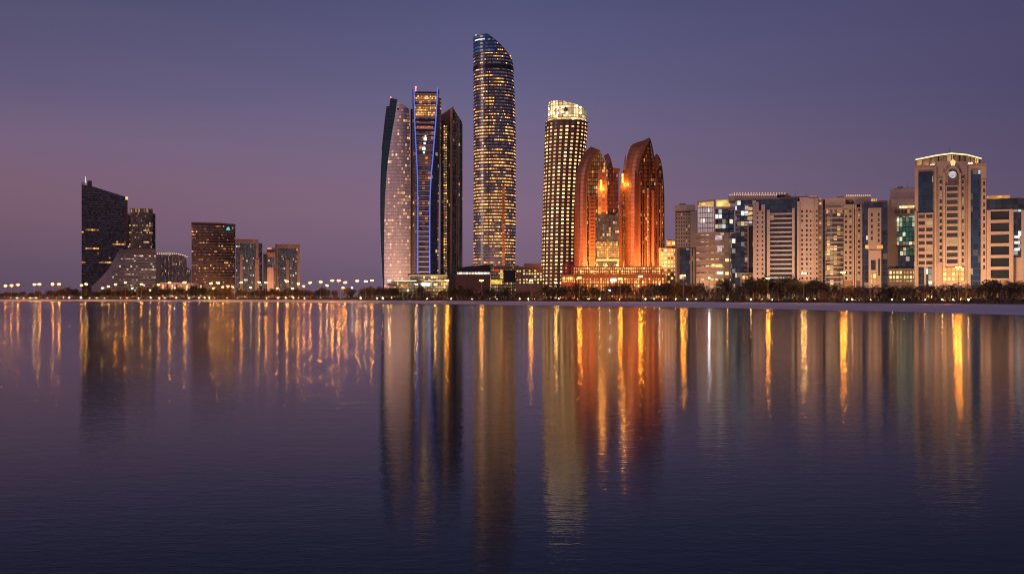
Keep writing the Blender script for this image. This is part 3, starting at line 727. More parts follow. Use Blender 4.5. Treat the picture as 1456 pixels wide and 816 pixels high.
# ================================================================== TALLEST TOWER
def tall_tower():
    B = Bld('glass_skyscraper', 703.5, 1260, 'tallest tower, rounded dark glass with golden lit floors and a blue sloping crown', 'skyscraper', anchor='the tallest tower')
    c = curtain('tall_glass', (.028, .03, .06), (.035, .033, .05), 1.3, 3.7, .92, .36, .08, .42, 10, WARM, (1,.38,.10), 2.1, .14, cl=.16, dim=.10, frough=.3, bias=(110, 165))
    rows = [(50, 673.2, 728), (75, 673.4, 728.6), (98, 673.6, 729.6), (130, 673.6, 731.4), (160, 673.6, 732.6), (200, 673.6, 733.2), (260, 673.6, 733.4), (310, 673.4, 733.4), (408, 673.2, 732)]
    ry = 22
    zb = [(675, 51), (693, 50.4), (697, 53), (704, 58.5), (711, 64.5), (716, 69.5), (720, 74), (724, 78.5), (728.6, 84)]
    zb = [(B.x(a, ry), B.z(b, ry * .3, a)) for a, b in zb]
    def zt(x, y): return interp(x, zb) + (y - ry) * -.02
    sec, ztop, _ = B.tower(rows, ry, c, n=88, power=2.3, topfn=zt, ring=3.7, ringmat=solid('tall_edges', (.17, .125, .12), .4, .2), ro=.4, rh=.5)
    # dark recessed ring below the crown, as a belt standing proud
    z0, z1 = B.z(101.5, ry), B.z(97.8, ry)
    mb = MB(); S0 = sec(z0, .8); S1 = sec(z1, .8); I1 = sec(z1, -.3); I0 = sec(z0, -.3); n = len(S0)
    for i in range(n):
        j = (i+1) % n
        mb.face([(*S0[i], z0), (*S0[j], z0), (*S1[j], z1), (*S1[i], z1)]); mb.face([(*S1[i], z1), (*S1[j], z1), (*I1[j], z1), (*I1[i], z1)]); mb.face([(*I0[i], z0), (*I0[j], z0), (*S0[j], z0), (*S0[i], z0)])
    B.part('dark_belt', mb, solid('belt_black', (.01, .01, .015), .4))
    # blue crown glass around the left shoulder
    zc0 = B.z(81, ry); cr = MB(); lv = [zc0 + (ztop - zc0) * k / 10 for k in range(11)]
    for za, zb_ in zip(lv, lv[1:]):
        A, C = sec(za, .5), sec(zb_, .5)
        for i in range(n):
            j = (i+1) % n
            xm = (A[i][0] + A[j][0]) / 2
            if xm > B.x(708, ry) - (za - zc0) * .1 or A[i][1] > ry * 1.4: continue
            q = [(*A[i], za), (*A[j], za), (*C[j], min(zb_, zt(*C[j]))), (*C[i], min(zb_, zt(*C[i])))]
            if q[2][2] <= za + .05: continue
            cr.face(q)
    B.part('blue_crown_glass', cr, curtain('crown_blue', (.02, .07, .20), (.02, .05, .14), 2.4, 4.1, .95, .55, .04, .02, 4, COOL, (.3,.5,1), .5, .15, dim=.25))
    mb = MB()
    for i in range(n):
        x_, y_ = sec(ztop, .2)[i]
        if y_ < ry and B.x(676, ry) < x_ < B.x(690, ry): mb.box(x_-.5, x_+.5, y_-.9, y_-.2, B.z(55.6, 0) - .6, B.z(55.6, 0) + .8)
    B.boxes('crown_light', mb, emit('crown_white', (.8, .85, 1), 1.1))
    mb = MB()
    for px, py in ((677, 50.3), (682, 50), (687, 49.8), (691.5, 49.8), (725.5, 79.4)):
        P = B.p(px, py, ry - 8); mb.box(P[0]-.8, P[0]+.8, P[1]-.8, P[1]+.8, P[2]-1.6, P[2]+.3)
    B.boxes('roof_light', mb, emit('roof_pink', (1, .45, .35), 1.6))
    # vertical joint and darker bay on the shoulder
    mb = MB(); zz = [B.z(py, 2, 694) for py in (408, 101)]
    mb.box(B.x(694.2, 1), B.x(695.1, 1), -.9, 3, -.3, zz[1]); B.part('vertical_joint', mb, darkm)
    # lit vertical shaft lower right
    mb = MB(); mb.box(B.x(714, 2), B.x(717.6, 2), -.2, 6, -.3, B.z(262, 2, 716))
    B.part('lit_shaft', mb, curtain('shaft_orange', (.2, .05, .02), (.1, .03, .01), 1.2, 4.1, .9, .7, .3, .05, 2, ORNG, (1,.25,.05), .5, .3, dim=.1))
    B.finish()
tall_tower()

# ================================================================== TOWER WITH THE GLOWING CROWN
def crown_tower():
    B = Bld('glass_skyscraper', 803, 1090, 'round tower dotted with pale lights under a glowing golden crown', 'skyscraper', anchor='the golden crowned tower')
    c = curtain('dot_glass', (.09, .055, .05), (.15, .095, .08), 5.35, 3.7, .42, .42, 1.7, .10, 3, (1, .44, .12), (1, .56, .22), 4.2, .35, cl=.12, dim=.02, frough=.5, spec=.3, bias=(62, 105))
    rows = [(171, 776, 835.4), (190, 775.2, 834.6), (215, 774.4, 831.8), (240, 773.8, 829.6), (270, 772.8, 828), (300, 771.8, 826.5), (340, 770.8, 826), (408, 769.2, 825)]
    ry = 21
    B.tower(rows, ry, c, n=72, power=2.2, ring=3.7, ringmat=solid('dot_edges', (.30, .19, .15), .6), ro=.5, rh=.55)
    zb = [(B.x(a, ry), B.z(b, ry * .3, a)) for a, b in ((779.5, 145), (783, 143.6), (792, 144), (804, 146), (815, 148.6), (825, 151.8), (833, 155.6))]
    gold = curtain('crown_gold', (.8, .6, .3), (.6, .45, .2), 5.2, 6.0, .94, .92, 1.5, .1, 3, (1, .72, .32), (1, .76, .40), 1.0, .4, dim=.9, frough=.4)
    B.tower([(143, 779.4, 833.6), (172, 779.2, 833.6)], 19.5, gold, n=60, power=2.2, name='crown_screen', topfn=lambda x, y: interp(x, zb), step=6.0, zmin=B.z(172, ry), ring=12.2, ringmat=solid('crown_rail', (.5, .35, .2), .5), ro=.25, rh=.5)
    mb = MB(); sec2 = []
    for i in range(15):
        t = math.pi * (1.03 + .94 * i / 14)
        x = (B.x(779.4, ry) + B.x(833.6, ry)) / 2 + (B.x(833.6, ry) - B.x(779.4, ry)) / 2 * math.copysign(abs(math.cos(t)) ** .91, math.cos(t)); y = 19.5 + 20.1 * math.copysign(abs(math.sin(t)) ** .91, math.sin(t))
        mb.box(x - .22, x + .22, y - .3, y + .3, B.z(171, ry), interp(x, zb) + .5)
    B.part('crown_mullions', mb, solid('mullion_gold', (.35, .24, .13), .5))
    mb = MB(); rnd = random.Random(3)
    for i in range(11):
        t = math.pi * (1.1 + .8 * i / 10); x = (B.x(779.4, ry) + B.x(833.6, ry)) / 2 + (B.x(833.6, ry) - B.x(779.4, ry)) / 2 * math.cos(t); y = 19.0 + 20.4 * math.sin(t)
        for py in (148.5, 157, 165):
            py += rnd.uniform(-1.5, 1.5); z = B.z(py, ry)
            if z < interp(x, zb) - 1 and rnd.random() < .8: mb.box(x - .7, x + .7, y - .6, y - .1, z - .7, z + .7)
    B.boxes('crown_lamp', mb, emit('crown_lamp', (1, .9, .65), 7))
    mb = MB(); P = B.p(785, 141, 6); mb.tube((P[0], 8, P[2]-3), (P[0], 8, P[2]+2), .4, .2); B.part('mast', mb, solid('white_trim', (.6,.6,.62), .5))
    P = B.p(804.5, 155, -1); mb = MB(); mb.prism([(P[0]-2, P[2]-2.4), (P[0]+1.6, P[2]-2.4), (P[0]+2.2, P[2]+1.2), (P[0]+.4, P[2]+2.6), (P[0]-1.4, P[2]+.8)], -1.6, -.9); B.part('emblem', mb, solid('emblem_brown', (.2,.12,.06), .6))
    B.finish()
crown_tower()

# ================================================================== COPPER COLOURED HOTEL TOWERS
copper = solid('copper_panels', (.32, .11, .05), .5, .25, var=.12, scale=.08)
copper_d = solid('dark_copper', (.16, .045, .02), .45, .3)
def panel_mat(name, col, cw=2.4, ch=3.7):
    return curtain(name, col, tuple(c * .6 for c in col), cw, ch, .94, .88, 0.0, 0.0, 2, WARM, PALE, 1.2, .42, gvar=.12, frough=.6, fmetal=.2, dim=0.0)
coppan = panel_mat('copper_cladding', (.31, .105, .05))
goldg = curtain('bronze_glass', (.16, .06, .02), (.05, .02, .01), 1.7, 3.4, .84, .8, .14, .01, 2, WARM, ORNG, .9, .16, gvar=.6, dim=.22, fmetal=.4)
redg = curtain('red_bronze_glass', (.09, .02, .012), (.05, .012, .008), 1.5, 3.4, .8, .8, .05, .0, 2, ORNG, WARM, .9, .2, gvar=.5, dim=.12, fmetal=.3)
def hotel(px, which, label, anchor=None):
    B = Bld('hotel_tower', px, 950, label, 'hotel tower', anchor=anchor, group='copper clad hotel towers with arched tops')
    if which == 0:
        out = [(840, 208.5), (833, 215), (828, 222), (824, 231), (821, 240), (818.6, 252), (817.6, 268), (817, 300), (816.6, 350), (816.4, 408)]
        inn = [(851.2, 213), (846, 219.5), (841, 226.5), (837.6, 235), (835.4, 245), (834, 256), (833.4, 270), (833, 300), (833, 350), (833, 408)]
        B.slab('copper_shell', out, inn, 4, -3, 26, coppan, n=40, m=4, bulge=2)
        B.slab('shell_edge', [(a - .2, b) for a, b in inn], [(a + 1.5, b + .6) for a, b in inn], -4, -4, 20, solid('edge_copper', (.30, .12, .06), .5), n=40, m=1)
        B.slab('shell_groove', [(823.3, 262), (823.3, 320), (823.3, 408)], [(825.4, 262), (825.4, 320), (825.4, 408)], -1.2, -1.2, 4, copper_d, n=5, m=1)
        B.slab('arched_glass', [(851, 215), (843, 228), (838, 243), (835, 262), (834.4, 300), (834, 408)], [(853, 214), (858, 226), (862.5, 238), (864, 262), (864, 300), (864, 408)], 5, 7, 16, goldg, n=30, m=5)
        B.free('sail_fin', [(858.8, 221.5), (861, 228), (862.8, 239.5)], [(864.6, 218.2), (868.4, 226), (871.6, 239.5)], 4, 8, 8, solid('rose_copper', (.42, .2, .16), .5), n=12)
        B.slab('dark_glass_wing', [(864.2, 240), (864, 320), (864, 408)], [(879.5, 240), (879.5, 320), (879.5, 408)], 3, 5, 20, redg, n=10, m=3)
        B.slab('curved_balcony', [(872.5, 239.2), (872, 243), (872, 246)], [(881.5, 241), (881, 244), (881, 247)], 2.2, 4, 4, copper, n=5, m=3) if False else B.free('curved_balcony', [(871.5, 238.6), (871.8, 242.6)], [(881.8, 240), (881.4, 244)], 2.2, 4, 6, copper, n=4)
        B.slab('grid_panel', [(850, 241.5), (850, 300), (850, 408)], [(863.6, 240.5), (863.6, 300), (863.6, 408)], 0.5, 1.5, 5, curtain('copper_grid', (.22, .07, .03), (.42, .15, .06), 3.4, 3.6, .6, .6, .2, .02, 2, WARM, ORNG, .8, .4, dim=.15), n=10, m=2)
        B.slab('slatted_pier', [(837.4, 279), (837.4, 340), (837.4, 408)], [(846.6, 279), (846.6, 340), (846.6, 408)], -2.5, -2.5, 8, copper, n=4, m=1)
        mb = MB(); py = 283.0
        while py < 388:
            z = B.z(py, -3, 842); mb.box(B.x(839.6, -3), B.x(845.4, -3), -3.0, -2.4, z - .55, z + .55); py += 5.1
        B.boxes('louvre', mb, copper_d)
        # atrium between the towers
        B.slab('atrium_glass', [(848, 306), (848, 350), (848, 408)], [(880.5, 306), (880.5, 350), (880.5, 408)], -1.2, -1.2, 4, curtain('atrium_glass', (.02, .016, .018), (.03, .02, .018), 1.8, 2.6, .8, .8, .12, .02, 2, PALE, WARM, .9, .12, dim=.08), n=6, m=4)
        mb = MB()
        for t, b_, e in ((344, 351, 0), (351, 358, 1), (358, 366, 2)):
            xs0 = 849 if e == 0 else 849.0; xs1 = (879, 879.6, 880)[e]
            mb.box(B.x(xs0, -2), B.x(xs1, -2), -1.9, -1.25, B.z(b_, -2), B.z(t, -2))
        B.part('lobby_glow', mb, curtain('lobby_lit', (.05, .03, .02), (.03, .02, .015), 1.6, 2.2, .8, .8, .55, .2, 2, WARM, ORNG, 1.2, .4, dim=.2))
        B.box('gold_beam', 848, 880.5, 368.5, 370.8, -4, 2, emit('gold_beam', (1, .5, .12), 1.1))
        B.box('flood_glow_panel', 853, 856, 256, 268, .1, .9, emit('warm_flare', (1, .50, .08), 2.4, spots=.5))  # floodlit glow put into the panel's own emission
    else:
        out = [(923.5, 195.6), (914, 200.3), (906, 202.6), (898.4, 206.4), (894.6, 213), (892, 221), (890.4, 232), (889.6, 246), (889.2, 270), (889, 310), (889, 360), (889, 408)]
        inn = [(923.8, 196.4), (921.4, 203), (918, 210), (915, 217), (912, 224.5), (909.8, 232), (908, 241), (907, 250), (906.2, 272), (905.8, 310), (905.8, 360), (905.8, 408)]
        B.slab('copper_shell', out, inn, 4, -3, 26, coppan, n=46, m=4, bulge=2)
        B.slab('shell_edge', [(a - .2, b + .3) for a, b in inn], [(a + 1.3, b + 1.0) for a, b in inn], -4, -4, 20, copper_d, n=46, m=1)
        rt = [(923.9, 202), (926.2, 214), (928.2, 226), (931, 240), (934.6, 262), (936, 300), (936, 408)]
        B.slab('arched_glass', [(923, 201), (918.4, 212), (914, 222), (911, 236), (908.6, 262), (907.6, 300), (907, 408)], rt, 4, 9, 14, redg, n=30, m=6)
        B.slab('outer_rib', [(924.2, 197), (926.6, 210), (929, 224), (931.4, 238), (933.5, 258), (934.6, 300), (934.6, 408)], [(924.8, 197.6), (928, 210), (930.6, 224), (933.0, 238), (935.2, 258), (936.4, 300), (936.4, 408)], 3, 3, 16, copper_d, n=30, m=1)
        B.slab('domed_wing', [(933.0, 219.6), (930.4, 223), (929.2, 229), (929, 245), (929, 300), (929, 408)], [(933.6, 219.6), (937.4, 224), (939.4, 232), (941.8, 248), (943.8, 300), (943.8, 408)], 8, 10, 16, redg, n=30, m=4)
        B.free('gold_dome', [(933.2, 219.2), (930.8, 224), (929.6, 240)], [(933.8, 219.2), (936, 224), (936.6, 240)], 5.6, 6.6, 3, solid('gold_panel', (.42, .2, .05), .4, .4), n=12)
        B.free('dome_edge', [(933.4, 219), (937.6, 226), (939.9, 236), (942, 250), (943.6, 280), (943.9, 330), (943.9, 404)], [(934.2, 218.8), (938.6, 225.6), (941, 236), (943, 250), (944.6, 280), (944.9, 330), (944.9, 404)], 7, 7, 16, darkm, n=30)
        B.slab('left_fin', [(888.6, 221.5), (886.8, 236), (884.6, 252), (881, 276), (880.6, 330), (880.6, 408)], [(889.6, 221.5), (889.4, 236), (889.3, 252), (889.2, 276), (889, 330), (889, 408)], 6, 5, 8, copper, n=20, m=1)
        B.slab('dark_recess', [(885.8, 274), (885.8, 330), (885.8, 408)], [(888.2, 274), (888.2, 330), (888.2, 408)], 3.6, 3.6, 3, goldg, n=5, m=1)
        B.slab('shell_groove', [(902.6, 246), (902.4, 320), (902.4, 408)], [(905.2, 246), (905.2, 320), (905.2, 408)], -3.4, -3.4, 4, copper_d, n=5, m=1)
        for a, t, w_, m_ in ((906.6, 247, 4.2, copper), (913.0, 224, 1.2, copper_d), (916.6, 214, 1.1, copper), (919.6, 268, 2.6, curtain('fin_windows', (.2,.06,.02), (.36,.12,.05), 1.6, 3.2, .6, .55, .45, .02, 2, WARM, ORNG, 1.3, .4, dim=.2)),
                             (923.2, 216, 1.4, copper_d), (926.4, 270, 4.0, copper), (932.0, 244, 1.2, copper), (938.6, 262, 1.6, copper), (941.2, 256, 1.0, goldg)):
            yy = 1.0 if a < 930 else 6.0
            B.slab('vertical_fin', [(a, t), (a, 320), (a, 408)], [(a + w_, t + .8), (a + w_, 320), (a + w_, 408)], yy, yy, 6, m_, n=5, m=1)
        B.box('flood_glow_panel', 884, 886.6, 247, 260, 3.6, 5.4, emit('warm_flare', (1, .50, .08), 2.4, spots=.5))  # emission stands in for floodlight falling on this panel
    spots = ((857, 268, -2.0), (853, 300, -4)) if which == 0 else ((886.4, 262, 1.5), (896, 300, -9))
    for (px, py, yy) in spots:
        l = bpy.data.lights.new('terrace_lamp', 'POINT'); l.energy = 5e3 if py < 290 else 1e3
        l.color = (1, .42, .08); l.shadow_soft_size = .5
        lo = bpy.data.objects.new('terrace_lamp', l); COL.objects.link(lo); lo.parent = B.root; lo.location = B.p(px, py, yy)
    B.finish(); return B
hotel(850, 0, 'copper clad hotel tower with a curved hood, left one beside the golden crowned tower', 'the left copper tower')
hotel(916, 1, 'copper clad hotel tower with a sharp curved horn at its top', 'the horned copper tower')

def arcade():
    B = Bld('hotel_podium', 865, 905, 'orange lit podium with rows of arches at the foot of the copper towers', 'podium', anchor='the orange lit hotel podium')
    lit = curtain('arcade_glass', (.3, .1, .03), (.3, .09, .03), 1.8, 3.0, .7, .75, .45, .12, 2, WARM, ORNG, 2.2, .5, dim=.5)
    B.box('wall', 806, 948, 391, None, 0, 30, lit)
    B.box('upper_wall', 815, 940, 380, 391, 6, 26, lit)
    st = solid('arcade_stone', (.44, .17, .08), .7)
    B.box('cornice', 805, 949, 389.6, 391, -1.6, 30, st)
    B.box('cornice', 814, 941, 378.8, 380.2, 5, 26, st)
    rnd = random.Random(5); i = 0; px = 808.0
    while px < 947:
        w_ = 1.5 if i % 3 else 2.2
        x = B.x(px, -2); mb = MB(); top = B.z(391 if i % 3 else 386, -2)
        mb.box(x - w_ * .3, x + w_ * .3, -2.2, -1.0, -.3, top); mb.box(x - w_ * .42, x + w_ * .42, -2.5, -.8, top, top + .8)
        B.part('column', mb, st); px += 4.9; i += 1
    # arches between columns
    px = 808.0; mb = MB()
    while px < 942:
        xa, xb = B.x(px, -1.5) + .5, B.x(px + 4.9, -1.5) - .5; zc = B.z(397, -1.5); r = (xb - xa) / 2; N = 8
        for k in range(N):
            t0, t1 = math.pi * k / N, math.pi * (k + 1) / N
            a = (xa + r - r * math.cos(t0), zc + r * math.sin(t0)); b = (xa + r - r * math.cos(t1), zc + r * math.sin(t1)); zt = B.z(391, -1.5)
            mb.face([(a[0], -1.6, a[1]), (b[0], -1.6, b[1]), (b[0], -1.6, zt), (a[0], -1.6, zt)])
            mb.face([(a[0], -1.6, a[1]), (a[0], -.9, a[1]), (b[0], -.9, b[1]), (b[0], -1.6, b[1])])
        px += 4.9
    B.part('arches', mb, st)
    B.box('entrance_glow', 868, 876.5, 395.5, 400.5, -3, -2.6, emit('lobby_cool', (.75, .95, .9), 1.6, spots=.4))
    # little red turrets left of the towers
    for px, t in ((801.5, 377), (807.5, 374.5), (813.5, 376.5)):
        x = B.x(px, -4); mb = MB(); z = B.z(t, -4); mb.tube((x, -4, -.3), (x, -4, z), 1.35, 1.35, 10); mb.tube((x, -4, z), (x, -4, z + 1.6), 1.7, .6, 10)
        B.part('turret', mb, solid('turret_red', (.30, .05, .04), .6))
    B.box('turret_base', 797.5, 816, 390, None, -7, -1, st)
    B.box('turret_windows', 799, 815, 394, 401, -7.5, -7.05, curtain('arcade_glass'))
    B.finish()
arcade()

# ================================================================== LOW BUILDINGS IN THE CENTRE
def centre_low():
    B = Bld('pavilion', 598, 1010, 'low glass pavilion with wide lit canopies below the pale leaf shaped and blue lit towers', 'pavilion', anchor='the lit canopy pavilion')
    g = curtain('pavilion_glass', (.05, .045, .04), (.08, .06, .05), 2.4, 3.0, .85, .8, .42, .12, 3, PALE, WARM, 1.1, .2, dim=.2)
    B.box('glass_wall', 556, 640, 400, None, 0, 24, g); B.box('upper_glass_wall', 584, 636, 391, 399.4, 2, 22, g)
    B.box('canopy', 560, 642, 398.2, 399.9, -6, 22, solid('canopy_roof', (.22, .17, .12), .6))
    B.box('canopy_light', 561, 592, 398.9, 399.7, -6.4, -6.05, emit('canopy_strip', (1, .75, .4), 2.2))
    B.box('canopy_light', 603, 641, 399.0, 399.7, -6.4, -6.05, emit('canopy_strip_b', (1, .62, .25), 1.3))
    B.box('upper_canopy', 580, 648, 389.2, 391, -3, 20, solid('canopy_dark', (.05, .045, .05), .6))
    B.box('canopy_light', 582, 636, 391.3, 392.0, 1.0, 1.9, emit('canopy_strip_b', (1, .62, .25), 1.3))
    B.box('entrance_glow', 598.5, 613, 402, 406.4, -1, -.2, emit('lobby_white', (.95, 1, .85), 2.6, spots=.3))
    B.box('orange_bay', 570, 580, 403.5, 408, -1, -.2, emit('lobby_orange', (1, .4, .15), .8, spots=.4))
    mb = MB()
    for px in (564, 576, 588, 600, 612, 624, 636):
        x = B.x(px, -4); mb = MB(); mb.tube((x, -4, -.3), (x, -4, B.z(399.9, -4)), .3)
        B.part('column', mb, solid('steel_col', (.5, .4, .3), .5))
    slant_box(B, 'swept_roof', [(548, 404), (560, 402.2), (566, 407), (556, 407.5)], -8, 8, solid('swept', (.45, .3, .2), .6))
    B = Bld('exhibition_hall', 670, 1000, 'blank brown box hall with a lit strip under a dark slanting roof', 'hall', anchor='the brown box hall')
    B.box('wall', 647.5, 697, 390, None, 0, 30, solid('hall_brown', (.17, .095, .08), .85))
    B.box('side_wall', 637.5, 647.4, 391, None, 1, 30, solid('hall_dark', (.08, .055, .055), .8))
    B.box('lit_strip', 650, 696, 387.2, 389.9, 1, 28, curtain('hall_strip', (.3, .3, .2), (.1, .08, .06), 2.8, 12, .86, 1, .8, .2, 3, PALE, COOL, 1.6, .4, dim=.5))
    slant_box(B, 'slanting_roof', [(649.5, 381), (674, 377.6), (702, 376), (702, 386.6), (649.5, 387.1)], -1, 27, solid('slant_dark', (.03, .028, .035), .5))
    B = Bld('car_park_block', 722, 985, 'low block with yellow lit bays under the tallest tower', 'building', anchor='the yellow lit low blocks')
    y = curtain('yellow_glass', (.12, .08, .03), (.09, .06, .05), 2.6, 3.3, .7, .6, .45, .10, 2, (1, .7, .15), PALE, 1.5, .4, dim=.2)
    B.box('facade', 697.6, 735, 380, None, 0, 26, curtain('grey_louvre', (.09,.065,.06), (.13,.09,.08), 1.8, 3, .6, .6, .25, .04, 2, (1,.7,.2), PALE, .8, .5, dim=.2))
    B.box('lower_facade', 697.6, 714, 398, 404, -1.2, -.1, emit('yellow_bay', (1, .62, .10), 1.1, spots=.4))
    B.box('dark_bay', 716, 733, 384, 401, -1, -.1, solid('bay_dark', (.03, .025, .03), .5))
    B.box('roof', 696.5, 738, 377.6, 379.9, -4, 26, solid('roof_brown', (.26, .15, .11), .7))
    B.box('red_sign', 703, 709, 382.8, 386.2, -5, -4.2, emit('red_sign', (.9, .06, .04), .6))
    B.box('yellow_column', 711.4, 715, 384, 396, -1.4, -.2, emit('yellow_col', (1, .65, .15), .9, spots=.5))
    B = Bld('office_block', 752, 965, 'low stone block with yellow lit windows left of the golden crowned tower', 'building')
    B.box('wall', 733.5, 772, 380.6, None, 0, 24, tan_d)
    win = window_mat('yellow_window', dens=.75, colA=(1, .68, .15), colB=PALE, st=1.8)
    B.grid(734, 741.5, 383.5, 404, 2, 5, -.0, tan_d, win, .55, .45); B.grid(743, 771, 383, 404, 7, 5, 0, tan_d, win, .6, .48)
    B.box('roof', 732.5, 772.5, 379, 380.6, -2, 24, tan_d); B.box('penthouse', 745, 770, 374.6, 379, 4, 20, solid('pent_brown', (.24, .13, .1), .7))
    B.finish()
    B = Bld('office_block', 951, 930, 'low block of yellow lit windows tucked right of the horned copper tower', 'building')
    B.box('wall', 937, 963, 352.5, None, 0, 22, tan_d)
    B.grid(939.5, 962.5, 353, 404, 5, 9, 0, tan_d, window_mat('yellow_window'), .68, .5)
    B.box('penthouse', 947.6, 961.5, 341, 352.5, 3, 16, tan_d); B.grid(948, 961, 342, 350, 2, 1, 2.6, tan_d, window_mat('amber_pent', dens=1.5, colA=ORNG, colB=WARM, st=1.6), .6, .5)
    B.finish()
    o = Bld('blue_banner', 964.4, 820, 'tall narrow blue banner on the wall left of the ridged tan office building', 'banner')
    mb = MB(); mb.box(o.x(962.2), o.x(966.4), -.2, .2, o.z(402), o.z(380)); o.part('banner_cloth', mb, emit('banner_blue', (.03, .10, .45), .45))
    mb = MB(); mb.tube((o.x(961.9), 0, -.3), (o.x(961.9), 0, o.z(379)), .15); mb.tube((o.x(966.7), 0, -.3), (o.x(966.7), 0, o.z(379)), .15); o.part('posts', mb, darkm)
centre_low()
# ================================================================== RIGHT HAND WATERFRONT ROW
wd = window_mat('dark_window', dens=.10, st=1.1)
wl = window_mat('lit_window', dens=.55, st=1.7)
wb = window_mat('blue_window', (.012, .03, .05), dens=.06, colA=COOL, st=.9)
nav = curtain('navy_glass')
nav_l = curtain('navy_glass_lit', (.012, .022, .045), (.02, .022, .035), 2.4, 3.3, .9, .85, .16, .03, 2, PALE, COOL, 1.1, .1, dim=.04)
slabm = solid('floor_edge_tan', (.42, .29, .25), .75)
pale_s = solid('pale_stone', (.50, .40, .38), .8)
pale_slab = solid('pale_slab', (.55, .44, .42), .75)
def mast(B, px, py, y, h):
    P = B.p(px, py, y); mb = MB(); mb.tube((P[0], P[1], P[2] - .5), (P[0], P[1], P[2] + h), .14, .05, 6); B.part('roof_mast', mb, darkm)
def plant(B, p0, p1, top, bot, y):
    B.box('plant_room', p0, p1, top, bot, y, y + 6, solid('plant_grey', (.22, .18, .17), .8))
def right_row():
    # ridged tan building
    B = Bld('office_building', 976, 760, 'tan office building with small square windows and flat cap, first of the right row', 'building', anchor='the tan capped building')
    B.box('wall', 959.8, 991, 300, None, 0, 20, tan_d); B.box('cap', 959.4, 988.6, 291.4, 300, -.6, 18, tan2)
    B.box('recess', 962, 981, 299.5, 303.5, -.4, .1, dark)
    B.grid(960.4, 981.5, 302.5, 351, 6, 9, 0, tan, wd, .5, .5); B.box('pier', 981.7, 990.6, 300.5, 352, -1.1, 0, tan2)
    B.box('dark_glass', 966.5, 981, 353, None, -.5, 0, nav_l)
    for a in (959.9, 981.6, 985.6): B.box('pier', a, a + 2.4, 353, None, -1.6, 0, tan)
    B.box('dark_glass', 984.2, 985.5, 353, None, -.5, 0, nav); B.finish()
    plant(B, 966, 975, 289.4, 291.4, 4)
    # glass block with lit crown over a rounded lower part
    B = Bld('office_building', 1018, 730, 'navy glass office block with yellow lit roof box above a rounded tan lower part', 'building', anchor='the yellow roofed glass block')
    c = curtain('fluted_navy', (.015, .03, .055), (.06, .065, .08), 1.6, 3.4, .8, .85, .05, .01, 2, COOL, PALE, 1.2, .12, dim=.04)
    B.slab('left_glass', [(992.2, 292), (992.2, 300), (992.2, 340)], [(1015, 294.5), (1015, 300), (1015, 340)], 6, 1, 18, c, n=5, m=3)
    B.box('stone_edge', 1015, 1017, 284, 332, -.2, 16, tan)
    B.slab('round_glass', [(1017.2, 297), (1017.2, 310), (1017.2, 340)], [(1043.6, 299.5), (1043.6, 310), (1043.6, 340)], 2, 5, 14, nav_l, n=5, m=6, bulge=3)
    B.box('cornice', 1015, 1045, 294, 297, -2.2, 16, tan2)
    B.box('roof_lantern', 1018.4, 1038, 284.6, 293.6, 1, 12, emit('lantern_yellow', (1, .66, .18), 1.15, spots=.25))
    slant_box(B, 'slanting_crown', [(991, 286.5), (1016, 283.4), (1016, 285.4), (992, 288)], -1, 16, tan2)
    slant_box(B, 'crown_glow', [(993.5, 288.6), (1014.5, 286.4), (1014.5, 292), (994.5, 293.4)], 2, 14, emit('crown_amber', (1, .62, .2), .8, spots=.3))
    lowg = curtain('round_tan', (.05, .04, .045), (.36, .25, .2), 3.2, 4.4, .72, .44, .34, .12, 2, WARM, PALE, 1.3, .3, dim=.08)
    B.slab('rounded_wall', [(990, 331), (990, 360), (990, 408)], [(1047, 331), (1047, 360), (1047, 408)], 4, 2, 20, lowg, n=5, m=10, bulge=5)
    B.bands(990, 1039, 334, 402, 7, 3, slabm, thick=.34, proud=.6, bow=5, mm=10)
    B.box('dark_slot', 1039.5, 1045.5, 332, None, -1.5, 3, nav_l); B.box('end_pier', 1045.6, 1053, 329.6, None, -2.4, 18, tan2)
    B.box('lit_window', 1017, 1027, 335, 341, -3.0, -2.3, emit('cool_win', (.9, .85, 1), .5, spots=.5)); B.box('lit_window', 1020, 1026.5, 349, 357.5, -3.0, -2.3, emit('cool_win', (.9, .85, 1), .5))
    B.box('lit_window', 1012, 1027, 375.5, 379.5, -3.0, -2.3, emit('warm_win', (1, .72, .28), 1.4, spots=.5)); B.box('lit_window', 1019.5, 1028, 386, 389.5, -3.0, -2.3, emit('cool_win2', (1, .85, .7), 1.5))
    B.finish()
    # dark glass block with crown slab and dotted roof lights
    B = Bld('office_building', 1062, 700, 'dark glass block with lit floor edges, portico and broad crown dotted with roof lights', 'building', anchor='the portico block')
    B.box('glass_facade', 1045.5, 1083, 284.4, None, 3, 24, nav_l)
    B.bands(1045.8, 1052, 300, 330, 5, 3, slabm, .2, .6); B.bands(1058, 1070, 292, 398, 16, 3, slabm, .18, .8)
    B.box('crown', 1035.6, 1105, 278, 284.4, 6, 30, tan2); B.box('upper_crown', 1040, 1121, 275.6, 278.2, 9, 30, tan)
    mb = MB()
    for px in range(1038, 1106, 3): P = B.p(px, 277.4, 5.8); mb.box(P[0]-.35, P[0]+.35, 5.4, 5.95, P[2]-.3, P[2]+.45)
    for px in range(1044, 1120, 4): P = B.p(px, 275.2, 8.8); mb.box(P[0]-.3, P[0]+.3, 8.5, 8.9, P[2]-.3, P[2]+.45)
    B.boxes('roof_light', mb, emit('rooflamp_rose', (1, .6, .45), .7))
    for t in (294.5, 301, 308): B.box('lit_window', 1063, 1070, t, t + 4.4, 2.0, 2.9, emit('warm_band', (1, .62, .3), .7, spots=.5))
